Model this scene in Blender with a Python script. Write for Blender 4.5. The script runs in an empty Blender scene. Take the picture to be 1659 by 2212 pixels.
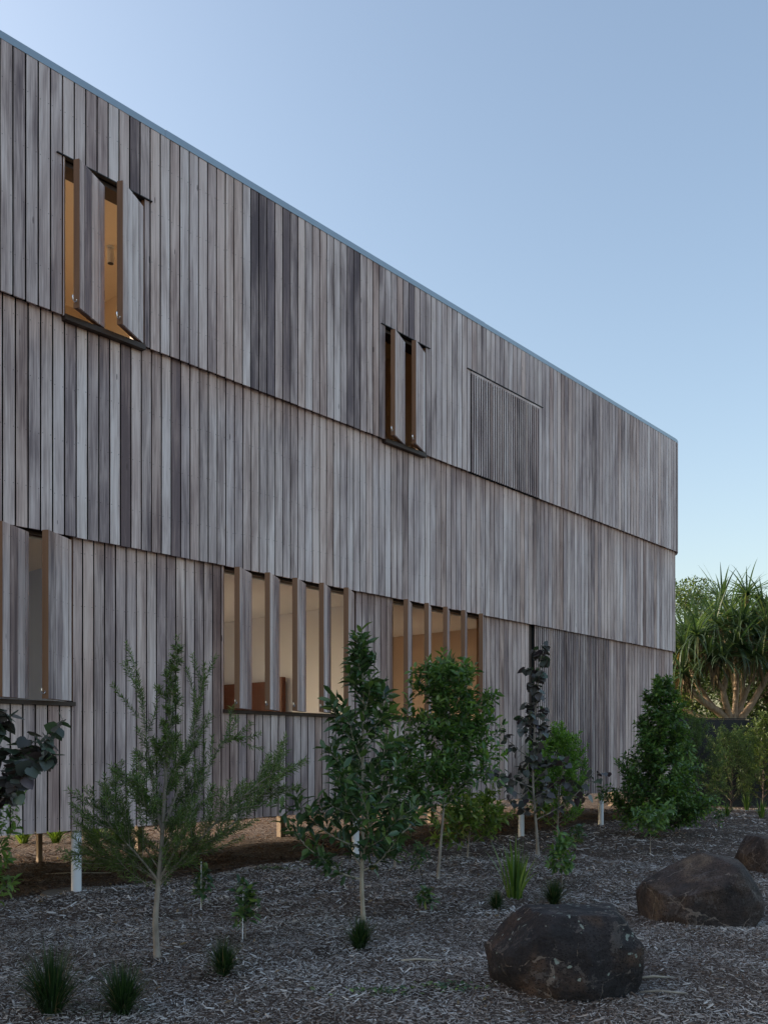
import bpy, math, random
import numpy as np
from mathutils import Vector, Matrix

R = math.radians
SC = bpy.context.scene
COL = SC.collection
rng = np.random.default_rng(7)

# ------------------------------------------------------------------ camera
# photograph measured in a 1659 x 2212 pixel frame; level camera with a raised (shifted) lens
F, CX, HY, EYE = 1990.0, 829.5, 1622.0, 1.55
cam_d = bpy.data.cameras.new("camera")
cam_d.sensor_fit = 'HORIZONTAL'
cam_d.sensor_width = 36.0
cam_d.lens = 36.0 * F / 1659.0
cam_d.shift_y = (HY - 1106.0) / 1659.0
cam_d.clip_start = 0.05
cam_d.clip_end = 3000.0
cam = bpy.data.objects.new("camera", cam_d)
cam.location = (0, 0, EYE)
cam.rotation_euler = (R(90), 0, 0)
COL.objects.link(cam)
SC.camera = cam

# ------------------------------------------------------------------ sky, sun, exposure
SUN_AZ, SUN_EL = -83.0, 24.0
world = bpy.data.worlds.new("World")
SC.world = world
world.use_nodes = True
wn = world.node_tree
for n_ in list(wn.nodes):
    wn.nodes.remove(n_)
sky = wn.nodes.new("ShaderNodeTexSky")
sky.sky_type = 'NISHITA'
sky.sun_disc = False
sky.sun_elevation = R(SUN_EL)
sky.sun_rotation = R(SUN_AZ % 360)
sky.altitude = 0
sky.air_density = 1.2
sky.dust_density = 3.0
sky.ozone_density = 0.15
bg = wn.nodes.new("ShaderNodeBackground")
bg.inputs[1].default_value = 0.15
wo = wn.nodes.new("ShaderNodeOutputWorld")
wn.links.new(sky.outputs[0], bg.inputs[0])
wn.links.new(bg.outputs[0], wo.inputs[0])

sun_d = bpy.data.lights.new("sun", 'SUN')
sun_d.energy = 3.3
sun_d.angle = R(0.5)
sun_d.color = (1.0, 0.85, 0.66)
sun = bpy.data.objects.new("sun", sun_d)
sv = Vector((math.sin(R(SUN_AZ)) * math.cos(R(SUN_EL)), math.cos(R(SUN_AZ)) * math.cos(R(SUN_EL)), math.sin(R(SUN_EL))))
sun.rotation_euler = sv.to_track_quat('Z', 'Y').to_euler()
sun.location = (-20, 10, 20)
COL.objects.link(sun)

SC.view_settings.view_transform = 'Standard'
SC.view_settings.look = 'None'
SC.view_settings.exposure = 0.86
SC.view_settings.gamma = 1.0
SC.view_settings.use_curve_mapping = False
SC.render.engine = 'CYCLES'
SC.cycles.use_denoising = True
SC.cycles.max_bounces = 8
SC.cycles.diffuse_bounces = 5
SC.cycles.transparent_max_bounces = 8

# ------------------------------------------------------------------ helpers: places
def on_ground(x, y, z=0.0):
    D = F * (EYE - z) / (y - HY)
    return Vector(((x - CX) / F * D, D, z))

def at(x, y, D):
    return Vector(((x - CX) / F * D, D, EYE + (HY - y) / F * D))

def gz(x, y):
    x = np.asarray(x, float); y = np.asarray(y, float)
    h = .018 * np.sin(x * 1.7 + .6) * np.cos(y * 1.3) + .012 * np.sin(x * 3.9 + y * 2.7) + .008 * np.sin(7.1 * x - 5.3 * y + 1)
    h = h + .05 * np.clip((x + y - 18) / 10, 0, 1)
    return h - .01

# ------------------------------------------------------------------ helpers: objects
def tag(o, label=None, cat=None, group=None, kind=None):
    if label: o["label"] = label
    if cat: o["category"] = cat
    if group: o["group"] = group
    if kind: o["kind"] = kind
    return o

def link(name, me, parent=None):
    o = bpy.data.objects.new(name, me)
    COL.objects.link(o)
    if parent is not None:
        o.parent = parent
    return o

def empty(name, loc, rz=0.0):
    o = bpy.data.objects.new(name, None)
    o.empty_display_size = .2
    o.location = loc
    o.rotation_euler = (0, 0, rz)
    COL.objects.link(o)
    return o

def mesh_np(name, V, faces, mat=None, uv=None, uv2=None, smooth=False):
    """V (n,3); faces = list of (m,k) int arrays; uv, uv2 per vertex (n,2)"""
    me = bpy.data.meshes.new(name)
    V = np.asarray(V, np.float32)
    faces = [np.asarray(f, np.int32) for f in faces if len(f)]
    nl = sum(f.size for f in faces); nf = sum(len(f) for f in faces)
    me.vertices.add(len(V)); me.vertices.foreach_set("co", V.ravel())
    li = np.concatenate([f.ravel() for f in faces])
    tot = np.concatenate([np.full(len(f), f.shape[1], np.int32) for f in faces])
    start = np.concatenate([[0], np.cumsum(tot)[:-1]]).astype(np.int32)
    me.loops.add(nl); me.loops.foreach_set("vertex_index", li)
    me.polygons.add(nf)
    me.polygons.foreach_set("loop_start", start)
    me.polygons.foreach_set("loop_total", tot)
    for nm, u in (("UVMap", uv), ("UV2", uv2)):
        if u is not None:
            l = me.uv_layers.new(name=nm)
            l.data.foreach_set("uv", np.asarray(u, np.float32)[li].ravel())
    me.polygons.foreach_set("use_smooth", np.full(nf, bool(smooth)))
    me.update(calc_edges=True)
    if mat is not None:
        me.materials.append(mat)
    return me

class MB:
    """collects boxes, prisms and tubes into one mesh"""
    def __init__(self): self.v = []; self.f = []; self.n = 0
    def add(self, V, Fs):
        self.v.append(np.asarray(V, float))
        for q in Fs: self.f.append([i + self.n for i in q])
        self.n += len(V)
    def box(self, x0, x1, y0, y1, z0, z1, b=0.0):
        V = [(x, y, z) for z in (z0, z1) for y in (y0, y1) for x in (x0, x1)]
        self.add(V, [(0, 2, 3, 1), (4, 5, 7, 6), (0, 1, 5, 4), (2, 6, 7, 3), (0, 4, 6, 2), (1, 3, 7, 5)])
        return self
    def prism(self, poly, z0, z1):
        k = len(poly)
        V = [(x, y, z0) for x, y in poly] + [(x, y, z1) for x, y in poly]
        self.add(V, [tuple(range(k))[::-1], tuple(range(k, 2 * k))] + [(i, (i + 1) % k, k + (i + 1) % k, k + i) for i in range(k)])
        return self
    def tube(self, pts, rad, n=8, cap=True):
        pts = [Vector(p) for p in pts]
        V = []
        up = Vector((0, 0, 1))
        for i, p in enumerate(pts):
            d = (pts[min(i + 1, len(pts) - 1)] - pts[max(i - 1, 0)]).normalized()
            a = d.cross(up if abs(d.z) < .95 else Vector((1, 0, 0))).normalized(); b = d.cross(a)
            r = rad[i] if hasattr(rad, '__len__') else rad
            for k in range(n):
                t = 2 * math.pi * k / n
                V.append(tuple(p + a * math.cos(t) * r + b * math.sin(t) * r))
        Fs = []
        for i in range(len(pts) - 1):
            for k in range(n):
                Fs.append((i * n + k, (i + 1) * n + k, (i + 1) * n + (k + 1) % n, i * n + (k + 1) % n))
        if cap:
            Fs.append(tuple(range(n))); Fs.append(tuple((len(pts) - 1) * n + k for k in range(n))[::-1])
        self.add(V, Fs)
        return self
    def build(self, name, mat, parent=None, smooth=False, bevel=0.0):
        me = bpy.data.meshes.new(name)
        me.from_pydata([tuple(p) for p in np.concatenate(self.v)], [], self.f)
        me.update()
        me.materials.append(mat)
        if smooth:
            me.polygons.foreach_set("use_smooth", np.ones(len(me.polygons), bool))
        o = link(name, me, parent)
        if bevel > 0:
            m = o.modifiers.new("bevel", 'BEVEL'); m.width = bevel; m.segments = 2; m.limit_method = 'ANGLE'
        return o

# ------------------------------------------------------------------ materials
class NT:
    def __init__(self, name):
        self.m = bpy.data.materials.new(name); self.m.use_nodes = True
        self.t = self.m.node_tree
        for n in list(self.t.nodes): self.t.nodes.remove(n)
        self.out = self.t.nodes.new("ShaderNodeOutputMaterial")
    def n(self, typ, ins=None, **kw):
        nd = self.t.nodes.new(typ)
        for k, v in kw.items(): setattr(nd, k, v)
        for k, v in (ins or {}).items(): self.set(nd.inputs[k], v)
        return nd
    def set(self, sock, v):
        if isinstance(v, bpy.types.NodeSocket): self.t.links.new(v, sock)
        elif isinstance(v, bpy.types.Node): self.t.links.new(v.outputs[0], sock)
        elif isinstance(v, (tuple, list)) and len(v) == 3 and sock.type == 'RGBA': sock.default_value = (*v, 1)
        else: sock.default_value = v
    def math(self, op, a, b=None, c=None, clamp=False):
        nd = self.n("ShaderNodeMath", operation=op, use_clamp=clamp)
        self.set(nd.inputs[0], a)
        if b is not None: self.set(nd.inputs[1], b)
        if c is not None: self.set(nd.inputs[2], c)
        return nd.outputs[0]
    def mix(self, fac, a, b, blend='MIX'):
        nd = self.n("ShaderNodeMix", data_type='RGBA', blend_type=blend)
        self.set(nd.inputs[0], fac); self.set(nd.inputs[6], a); self.set(nd.inputs[7], b)
        return nd.outputs[2]
    def ramp(self, fac, stops, interp='LINEAR'):
        nd = self.n("ShaderNodeValToRGB")
        cr = nd.color_ramp; cr.interpolation = interp
        while len(cr.elements) < len(stops): cr.elements.new(0.5)
        for e, (p, c) in zip(cr.elements, stops):
            e.position = p; e.color = (*c, 1) if len(c) == 3 else c
        self.set(nd.inputs[0], fac)
        return nd.outputs[0]
    def noise(self, vec, scale, detail=4, rough=.55, dist=0.0):
        nd = self.n("ShaderNodeTexNoise", {"Scale": scale, "Detail": detail, "Roughness": rough, "Distortion": dist})
        if vec is not None: self.set(nd.inputs["Vector"], vec)
        return nd.outputs[0]
    def bsdf(self, col, rough=.6, spec=.5, metal=0.0, normal=None):
        nd = self.n("ShaderNodeBsdfPrincipled", {"Base Color": col, "Roughness": rough, "Metallic": metal, "Specular IOR Level": spec})
        if normal is not None: self.set(nd.inputs["Normal"], normal)
        return nd
    def bump(self, h, strength=.4, dist=.01):
        return self.n("ShaderNodeBump", {"Height": h, "Strength": strength, "Distance": dist}).outputs[0]
    def done(self, sh):
        self.t.links.new(sh.outputs[0] if isinstance(sh, bpy.types.Node) else sh, self.out.inputs[0])
        return self.m

def G3(v): return (v, v, v)

def mat_plain(name, col, rough=.6, var=.15, scale=6.0, metal=0.0, spec=.5, bump=0.0):
    m = NT(name)
    co = m.n("ShaderNodeTexCoord").outputs["Object"]
    nz = m.noise(co, scale, 5, .6)
    f = m.math('MULTIPLY_ADD', nz, 2 * var, 1 - var)
    c = m.mix(1.0, col, m.n("ShaderNodeCombineColor", {0: f, 1: f, 2: f}).outputs[0], 'MULTIPLY')
    nrm = m.bump(m.noise(co, scale * 8, 4), bump, .01) if bump else None
    return m.done(m.bsdf(c, rough, spec, metal, nrm))

def mat_wood():
    """weathered hardwood: UVMap = (board index + fraction across, metres up); UV2 = (metres below the band's top, tone 0..1)"""
    m = NT("weathered_hardwood")
    uv = m.n("ShaderNodeUVMap", uv_map="UVMap").outputs[0]
    uv2 = m.n("ShaderNodeUVMap", uv_map="UV2").outputs[0]
    s1 = m.n("ShaderNodeSeparateXYZ", {0: uv}); s2 = m.n("ShaderNodeSeparateXYZ", {0: uv2})
    u, v, below, tone = s1.outputs[0], s1.outputs[1], s2.outputs[0], s2.outputs[1]
    idx = m.math('FLOOR', u); fr = m.math('FRACT', u)
    wn_ = m.n("ShaderNodeTexWhiteNoise", noise_dimensions='1D'); m.set(wn_.inputs["W"], idx)
    rs = m.n("ShaderNodeSeparateXYZ", {0: wn_.outputs["Color"]})
    r1, r2, r3 = rs.outputs[0], rs.outputs[1], rs.outputs[2]
    gx = m.math('MULTIPLY', fr, 1.0)
    def vec(sx, sz, off):
        return m.n("ShaderNodeCombineXYZ", {0: m.math('MULTIPLY', gx, sx), 1: m.math('MULTIPLY', r1, off), 2: m.math('MULTIPLY', v, sz)}).outputs[0]
    fine = m.noise(vec(14, 1.3, 97.0), 1.0, 6, .72, .3)          # fine streaks along the board
    fig = m.noise(vec(4.2, .9, 57.0), 1.0, 4, .55, 1.6)          # broad figure
    blot = m.noise(vec(.9, .75, 31.0), 1.0, 4, .6, .4)           # weather blotches
    wide = m.noise(m.n("ShaderNodeCombineXYZ", {0: m.math('MULTIPLY', u, .09), 1: 7.7, 2: m.math('MULTIPLY', v, .35)}).outputs[0], 1.6, 4, .6)
    t = m.math('MULTIPLY_ADD', m.math('SUBTRACT', blot, .5), 1.45, tone)
    t = m.math('MULTIPLY_ADD', m.math('SUBTRACT', fig, .5), .8, t)
    t = m.math('MULTIPLY_ADD', m.math('SUBTRACT', wide, .5), .85, t)
    t = m.math('MULTIPLY_ADD', m.math('SUBTRACT', fine, .5), 1.05, t, clamp=True)
    grey = m.ramp(t, [(0.0, (.105, .090, .100)), (.28, (.235, .205, .205)), (.55, (.45, .405, .395)), (.8, (.63, .595, .58)), (1.0, (.76, .74, .73))])
    brown = m.ramp(t, [(0.0, (.11, .068, .054)), (.35, (.28, .19, .15)), (.7, (.52, .39, .32)), (1.0, (.70, .58, .50))])
    # some boards are browner; protected wood under each overhang has kept its red
    fresh = m.math('MULTIPLY', m.math('SUBTRACT', 1.0, m.math('DIVIDE', below, m.math('MULTIPLY_ADD', blot, .9, .15)), clamp=True), .85)
    hue = m.math('MULTIPLY', m.math('POWER', r2, 3.0), .65)
    hue = m.math('ADD', hue, m.math('MULTIPLY', m.math('GREATER_THAN', u, 10000.0), .22))
    hue = m.math('MAXIMUM', hue, fresh)
    c = m.mix(hue, grey, brown)
    c = m.mix(m.math('MULTIPLY', r3, .20), c, (.38, .335, .375), 'MIX')
    # knots
    vor = m.n("ShaderNodeTexVoronoi", {"Vector": m.n("ShaderNodeCombineXYZ", {0: m.math('MULTIPLY', u, .9), 1: r1, 2: m.math('MULTIPLY', v, 1.1)}).outputs[0], "Scale": 1.0}, feature='F1')
    kn = m.math('LESS_THAN', vor.outputs[0], .045)
    c = m.mix(m.math('MULTIPLY', kn, .75), c, (.05, .04, .04))
    # nail heads: two a board, a row every 0.57 m
    rowp = m.math('ABSOLUTE', m.math('SUBTRACT', m.math('FRACT', m.math('DIVIDE', m.math('MULTIPLY_ADD', r3, .03, v), .57)), .5))
    cx_ = m.math('ABSOLUTE', m.math('SUBTRACT', m.math('ABSOLUTE', m.math('SUBTRACT', fr, .5)), .33))
    dn = m.math('ADD', m.math('POWER', m.math('MULTIPLY', rowp, .57), 2), m.math('POWER', m.math('MULTIPLY', cx_, .127), 2))
    nail = m.math('LESS_THAN', dn, .0034 ** 2)
    stain = m.math('MULTIPLY', m.math('SUBTRACT', 1.0, m.math('DIVIDE', dn, .009 ** 2), clamp=True), .2)
    c = m.mix(1.0, c, (1.17, 1.06, 1.035), 'MULTIPLY')
    c = m.mix(stain, c, (.06, .05, .055))
    c = m.mix(nail, c, (.03, .03, .035))
    bm = m.bump(fine, .35, .004)
    return m.done(m.bsdf(c, .72, .3, 0, bm))

def mat_timber(name, c0, c1, rough=.45):
    """plain new timber with grain along Z"""
    m = NT(name)
    co = m.n("ShaderNodeTexCoord").outputs["Object"]
    mp = m.n("ShaderNodeMapping", {0: co}); mp.inputs["Scale"].default_value = (28, 28, 1.3)
    nz = m.noise(mp.outputs[0], 1.0, 5, .6, .5)
    return m.done(m.bsdf(m.mix(nz, c0, c1), rough, .4, 0, m.bump(nz, .15, .003)))

def mat_leaf(name, cols, rough=.38, trans=.35, spec=.5):
    m = NT(name)
    uv = m.n("ShaderNodeUVMap", uv_map="UVMap").outputs[0]
    s = m.n("ShaderNodeSeparateXYZ", {0: uv})
    k = len(cols) - 1
    c = m.ramp(s.outputs[0], [(i / k, cc) for i, cc in enumerate(cols)])
    tr = m.mix(1.0, c, (1.9, 1.9, .75), 'MULTIPLY')
    geo = m.n("ShaderNodeNewGeometry")
    cb = m.mix(geo.outputs["Backfacing"], c, m.mix(.3, c, (.10, .12, .07)))
    p = m.bsdf(cb, rough, spec)
    tl = m.n("ShaderNodeBsdfTranslucent", {"Color": tr})
    mx = m.n("ShaderNodeMixShader", {0: trans, 1: p.outputs[0], 2: tl.outputs[0]})
    return m.done(mx)

def mat_bark(name, c0, c1, scale=18.0):
    m = NT(name)
    co = m.n("ShaderNodeTexCoord").outputs["Object"]
    mp = m.n("ShaderNodeMapping", {0: co}); mp.inputs["Scale"].default_value = (1, 1, .35)
    nz = m.noise(mp.outputs[0], scale, 6, .65)
    c = m.ramp(nz, [(.3, c0), (.7, c1)])
    return m.done(m.bsdf(c, .8, .2, 0, m.bump(nz, .5, .01)))

def mat_mulch():
    m = NT("mulch_soil")
    co = m.n("ShaderNodeTexCoord").outputs["Object"]
    n1 = m.noise(co, 34, 6, .7); n2 = m.noise(co, 1.3, 4, .6); n3 = m.noise(co, 120, 3, .6)
    vor = m.n("ShaderNodeTexVoronoi", {"Vector": co, "Scale": 42.0, "Randomness": 1.0}); 
    c = m.ramp(n1, [(.25, (.026, .019, .015)), (.5, (.074, .053, .042)), (.72, (.16, .124, .102))])
    pale = m.math('MULTIPLY', m.math('GREATER_THAN', m.n("ShaderNodeSeparateColor", {0: vor.outputs["Color"]}).outputs[0], .80), .75)
    c = m.mix(pale, c, (.20, .165, .14))
    c = m.mix(m.math('MULTIPLY', m.math('GREATER_THAN', n2, .58), .45), c, (.03, .022, .017))
    h = m.math('ADD', n1, m.math('MULTIPLY', vor.outputs[0], .8))
    return m.done(m.bsdf(c, .9, .15, 0, m.bump(h, .8, .02)))

def mat_chip():
    m = NT("wood_chip")
    uv = m.n("ShaderNodeUVMap", uv_map="UVMap").outputs[0]
    s = m.n("ShaderNodeSeparateXYZ", {0: uv})
    c = m.ramp(s.outputs[0], [(0, (.050, .025, .013)), (.3, (.130, .084, .058)), (.55, (.235, .205, .19)), (.8, (.39, .36, .34)), (1.0, (.56, .545, .53))])
    return m.done(m.bsdf(c, .85, .2))

def mat_rock(name, c0, c1, c2, lichen=1.0, shift=0.0):
    m = NT(name)
    co0 = m.n("ShaderNodeTexCoord").outputs["Object"]
    co = m.n("ShaderNodeVectorMath", {0: co0, 1: (shift, shift * 1.7, -shift)}, operation='ADD').outputs[0]
    wv = m.n("ShaderNodeVectorMath", {0: co, 1: m.n("ShaderNodeVectorMath", {0: m.n("ShaderNodeTexNoise", {"Vector": co, "Scale": 3.0, "Detail": 5}).outputs["Color"], 1: (.35, .35, .35)}, operation='MULTIPLY').outputs[0]}, operation='ADD').outputs[0]
    big = m.noise(co, 2.6, 5, .6, .4); med = m.noise(co, 9, 6, .65); fine = m.noise(co, 45, 5, .7)
    c = m.ramp(big, [(.32, c0), (.52, c1), (.70, c2)])
    f = m.math('MULTIPLY_ADD', m.math('MULTIPLY_ADD', fine, .6, med), 2.4, -.85, clamp=False)
    c = m.mix(1.0, c, m.n("ShaderNodeCombineColor", {0: f, 1: f, 2: f}).outputs[0], 'MULTIPLY')
    # pale mineral veins
    vo = m.n("ShaderNodeTexVoronoi", {"Vector": wv, "Scale": 2.3}, feature='DISTANCE_TO_EDGE')
    vmask = m.math('SUBTRACT', m.noise(co, 4.2, 5, .65, .6), .47)
    vein = m.math('MULTIPLY', m.math('LESS_THAN', vo.outputs[0], m.math('MULTIPLY', vmask, m.math('MULTIPLY', fine, .26))), m.math('MULTIPLY_ADD', med, .8, .25))
    c = m.mix(m.math('MULTIPLY', vein, .9), c, (.30, .25, .21))
    # lichen spots, mostly on top
    geo = m.n("ShaderNodeNewGeometry"); nzz = m.n("ShaderNodeSeparateXYZ", {0: geo.outputs["Normal"]}).outputs[2]
    v2 = m.n("ShaderNodeTexVoronoi", {"Vector": wv, "Scale": 24.0}, feature='F1')
    sel = m.math('GREATER_THAN', m.n("ShaderNodeSeparateColor", {0: v2.outputs["Color"]}).outputs[0], .62)
    spot = m.math('MULTIPLY', m.math('LESS_THAN', v2.outputs[0], m.math('MULTIPLY_ADD', fine, .5, 0.06)), sel)
    spot = m.math('MULTIPLY', spot, m.math('MULTIPLY', m.math('GREATER_THAN', m.noise(co, 3.1, 3), .5), m.math('GREATER_THAN', nzz, -.1)))
    c = m.mix(m.math('MULTIPLY', spot, lichen), c, (.32, .37, .33))
    scuff = m.math('GREATER_THAN', m.math('MULTIPLY_ADD', fine, .35, m.noise(co, 6.5, 6, .7, .5)), .76)
    c = m.mix(m.math('MULTIPLY', scuff, .55), c, (.15, .13, .12))
    pit = m.n("ShaderNodeTexVoronoi", {"Vector": co, "Scale": 55.0}, feature='F1')
    pits = m.math('MULTIPLY', m.math('LESS_THAN', pit.outputs[0], m.math('MULTIPLY', med, .55)), m.math('GREATER_THAN', big, .45))
    c = m.mix(m.math('MULTIPLY', pits, .7), c, (.008, .007, .007))
    h = m.math('ADD', m.math('MULTIPLY', med, .6), m.math('MULTIPLY', fine, .4))
    h = m.math('SUBTRACT', h, m.math('MULTIPLY', pits, .12))
    return m.done(m.bsdf(c, .78, .3, 0, m.bump(h, 1.0, .06)))

WOOD = mat_wood()
TIMBER = mat_timber("oiled_hardwood_edge", (.16, .075, .035), (.33, .165, .085), .5)
DARKT = mat_timber("dark_oiled_timber", (.035, .022, .017), (.075, .048, .036), .55)
WRAP = mat_plain("black_building_wrap", (.006, .0055, .006), .95, .1)
METAL = mat_plain("grey_steel_flashing", (.30, .36, .41), .42, .08, 2.0, .55)
WHITE = mat_plain("white_powder_coat", (.80, .82, .84), .4, .04, 5.0)
CHROME = mat_plain("polished_hook_steel", (.75, .76, .78), .25, .03, 3.0, .9)
PLASTER = mat_plain("cream_plaster", (.86, .84, .82), .8, .03, 1.5)
GREYWALL = mat_plain("pale_grey_plaster", (.46, .58, .80), .8, .03, 1.5)
TANWALL = mat_plain("tan_plaster", (.60, .45, .33), .8, .03, 1.5)
PLY = mat_timber("hoop_pine_lining", (.80, .65, .47), (.85, .70, .52), .55)
FLOORT = mat_timber("timber_floor", (.50, .43, .36), (.60, .52, .44), .45)
HEADB = mat_timber("red_hardwood_bed", (.10, .03, .014), (.19, .06, .028), .4)
BLINEN = mat_plain("pale_linen", (.7, .68, .64), .9, .06, 8)
STUMP = mat_timber("brown_timber_stump", (.17, .125, .09), (.28, .21, .155), .7)
CONC = mat_plain("concrete", (.33, .31, .29), .85, .2, 5.0, bump=.2)
FOOT = mat_plain("dirty_concrete", (.10, .088, .08), .9, .3, 9.0, bump=.4)
BLACKM = mat_plain("black_painted_steel", (.014, .014, .017), .6, .15, 3.0)
MULCH = mat_mulch(); CHIP = mat_chip()

# ------------------------------------------------------------------ ground
def axis(a, b, step, far):
    fine = np.arange(a, b + 1e-6, step)
    out = [a]; s = step
    while out[-1] > -far:
        s *= 1.35; out.append(out[-1] - s)
    lo = np.array(out[1:][::-1]); out = [b]; s = step
    while out[-1] < far:
        s *= 1.35; out.append(out[-1] + s)
    return np.concatenate([lo, fine, np.array(out[1:])])

xs, ys = axis(-12, 16, .11, 900), axis(3, 30, .11, 900)
X, Y = np.meshgrid(xs, ys)
Z = gz(X, Y)
fr_ = np.clip(1 - np.maximum(np.abs(X) - 20, np.abs(Y - 15) - 20) / 20, 0, 1)
Z = Z * fr_ + rng.normal(0, .006, Z.shape) * (fr_ > .99)
nx, ny = len(xs), len(ys)
ii = (np.arange(ny - 1)[:, None] * nx + np.arange(nx - 1)[None]).ravel()
me = mesh_np("ground", np.stack([X, Y, Z], -1).reshape(-1, 3), [np.stack([ii, ii + 1, ii + nx + 1, ii + nx], 1)], MULCH, smooth=True)
tag(link("ground", me), kind="structure")

# ------------------------------------------------------------------ the house
TH = math.atan(1745.0 / F)
T2 = np.array([math.sin(TH), math.cos(TH)]); N2 = np.array([-math.cos(TH), math.sin(TH)])
D0 = 23832.0 / 2575.0
O2 = np.array([(0 - CX) / F * D0, D0])
def s_of(x, off=0.0):
    A = np.array([[(x - CX) / F, -T2[0]], [1.0, -T2[1]]])
    return float(np.linalg.solve(A, O2 - N2 * off)[1])
def house_xy(s, y):
    p = O2 + T2 * s + N2 * y
    return float(p[0]), float(p[1])

house = empty("timber_house", (O2[0], O2[1], 0), math.atan2(T2[1], T2[0]))
tag(house, "long two-storey house clad in weathered grey vertical timber boards, raised on white posts", "house")

S_L, S_E, R0 = -11.0, 15.83, .5            # left end (run on out of view to shade the foreground), start of the rounded corner, its radius
DEPTH = 4.0
ZB, Z1, Z2, ZR = .69, 3.83, 6.12, 8.70
PITCH, BW, BT = .135, .1190, .022
BANDS = {                                   # z0, z1, outward offset
    'low': (ZB, Z1 + .05, 0.0), 'mid': (Z1, Z2 + .05, .06), 'top': (Z2, ZR - .07, .12)}
OPEN = {
    'top': [(s_of(138, .11), s_of(312, .11), Z2 - .001, 7.78), (s_of(830.6, .11), s_of(919, .11), Z2 - .001, 7.775), (s_of(1015, .11), s_of(1165, .11), Z2 - .001, 7.785)],
    'mid': [],
    'low': [(s_of(158) - 2 * .478 - .004, s_of(158), 2.07, 9), (s_of(483), s_of(768), 2.06, 9), (s_of(848.5), s_of(1047), 2.06, 9), (s_of(1143), s_of(1315), -1, 9)]}
S_ARC_END = S_E + math.pi / 2 * R0

def path(sl, off):
    """centre line of the wall face: straight, then the rounded corner, then the end wall"""
    if sl <= S_E:
        return sl, -off, 0.0
    a = (sl - S_E) / R0
    if a <= math.pi / 2:
        return S_E + (R0 + off) * math.sin(a), R0 - (R0 + off) * math.cos(a), a
    return S_E + R0 + off, R0 + (sl - S_ARC_END), math.pi / 2

brng = random.Random(11)
DARK = {'top': [(535, 590), (265, 300), (750, 766), (600, 612)], 'mid': [(205, 229), (258, 280), (370, 388)], 'low': [(330, 365)]}
def board_geo(a, b, z0, z1, off, band, idx, tone, jit):
    sc, hw = (a + b) / 2, (b - a) / 2
    x, y, ang = path(sc, off)
    if sc > S_E: hw = hw * (R0 + off) / R0
    ca, sa = math.cos(ang), math.sin(ang)
    ch = min(.0015, hw * .3)
    uc = min(.010, hw * .4)                       # rebated (undercut) edges
    prof = [(-hw + uc, BT), (-hw, ch), (-hw + ch, 0), (hw - ch, 0), (hw, ch), (hw - uc, BT)]
    V = []; UV = []; U2 = []
    zt = BANDS[band][1] - .05
    for z in (z0, z1):
        for px, py in prof:
            py += jit
            V.append((x + px * ca - py * sa, y + px * sa + py * ca, z))
            UV.append((idx + .5 + .49 * px / (PITCH / 2), z)); U2.append((max(zt - z, 0) if band != 'top' else 9.0, tone))
    Q = [(i, (i + 1) % 6, 6 + (i + 1) % 6, 6 + i) for i in range(6)]
    return V, UV, U2, Q, [tuple(range(5, -1, -1)), tuple(range(6, 12))]

def tone_for(band, s, off):
    t = brng.gauss({'top': .70, 'mid': .66, 'low': .55}[band], .10)
    if brng.random() < .10: t -= brng.uniform(.15, .3)
    p = O2 + T2 * s - N2 * off
    px = CX + F * p[0] / p[1]
    for x0, x1 in DARK[band]:
        if x0 < px < x1: t = brng.uniform(.14, .24)
    return min(max(t, -.1), .95)

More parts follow.
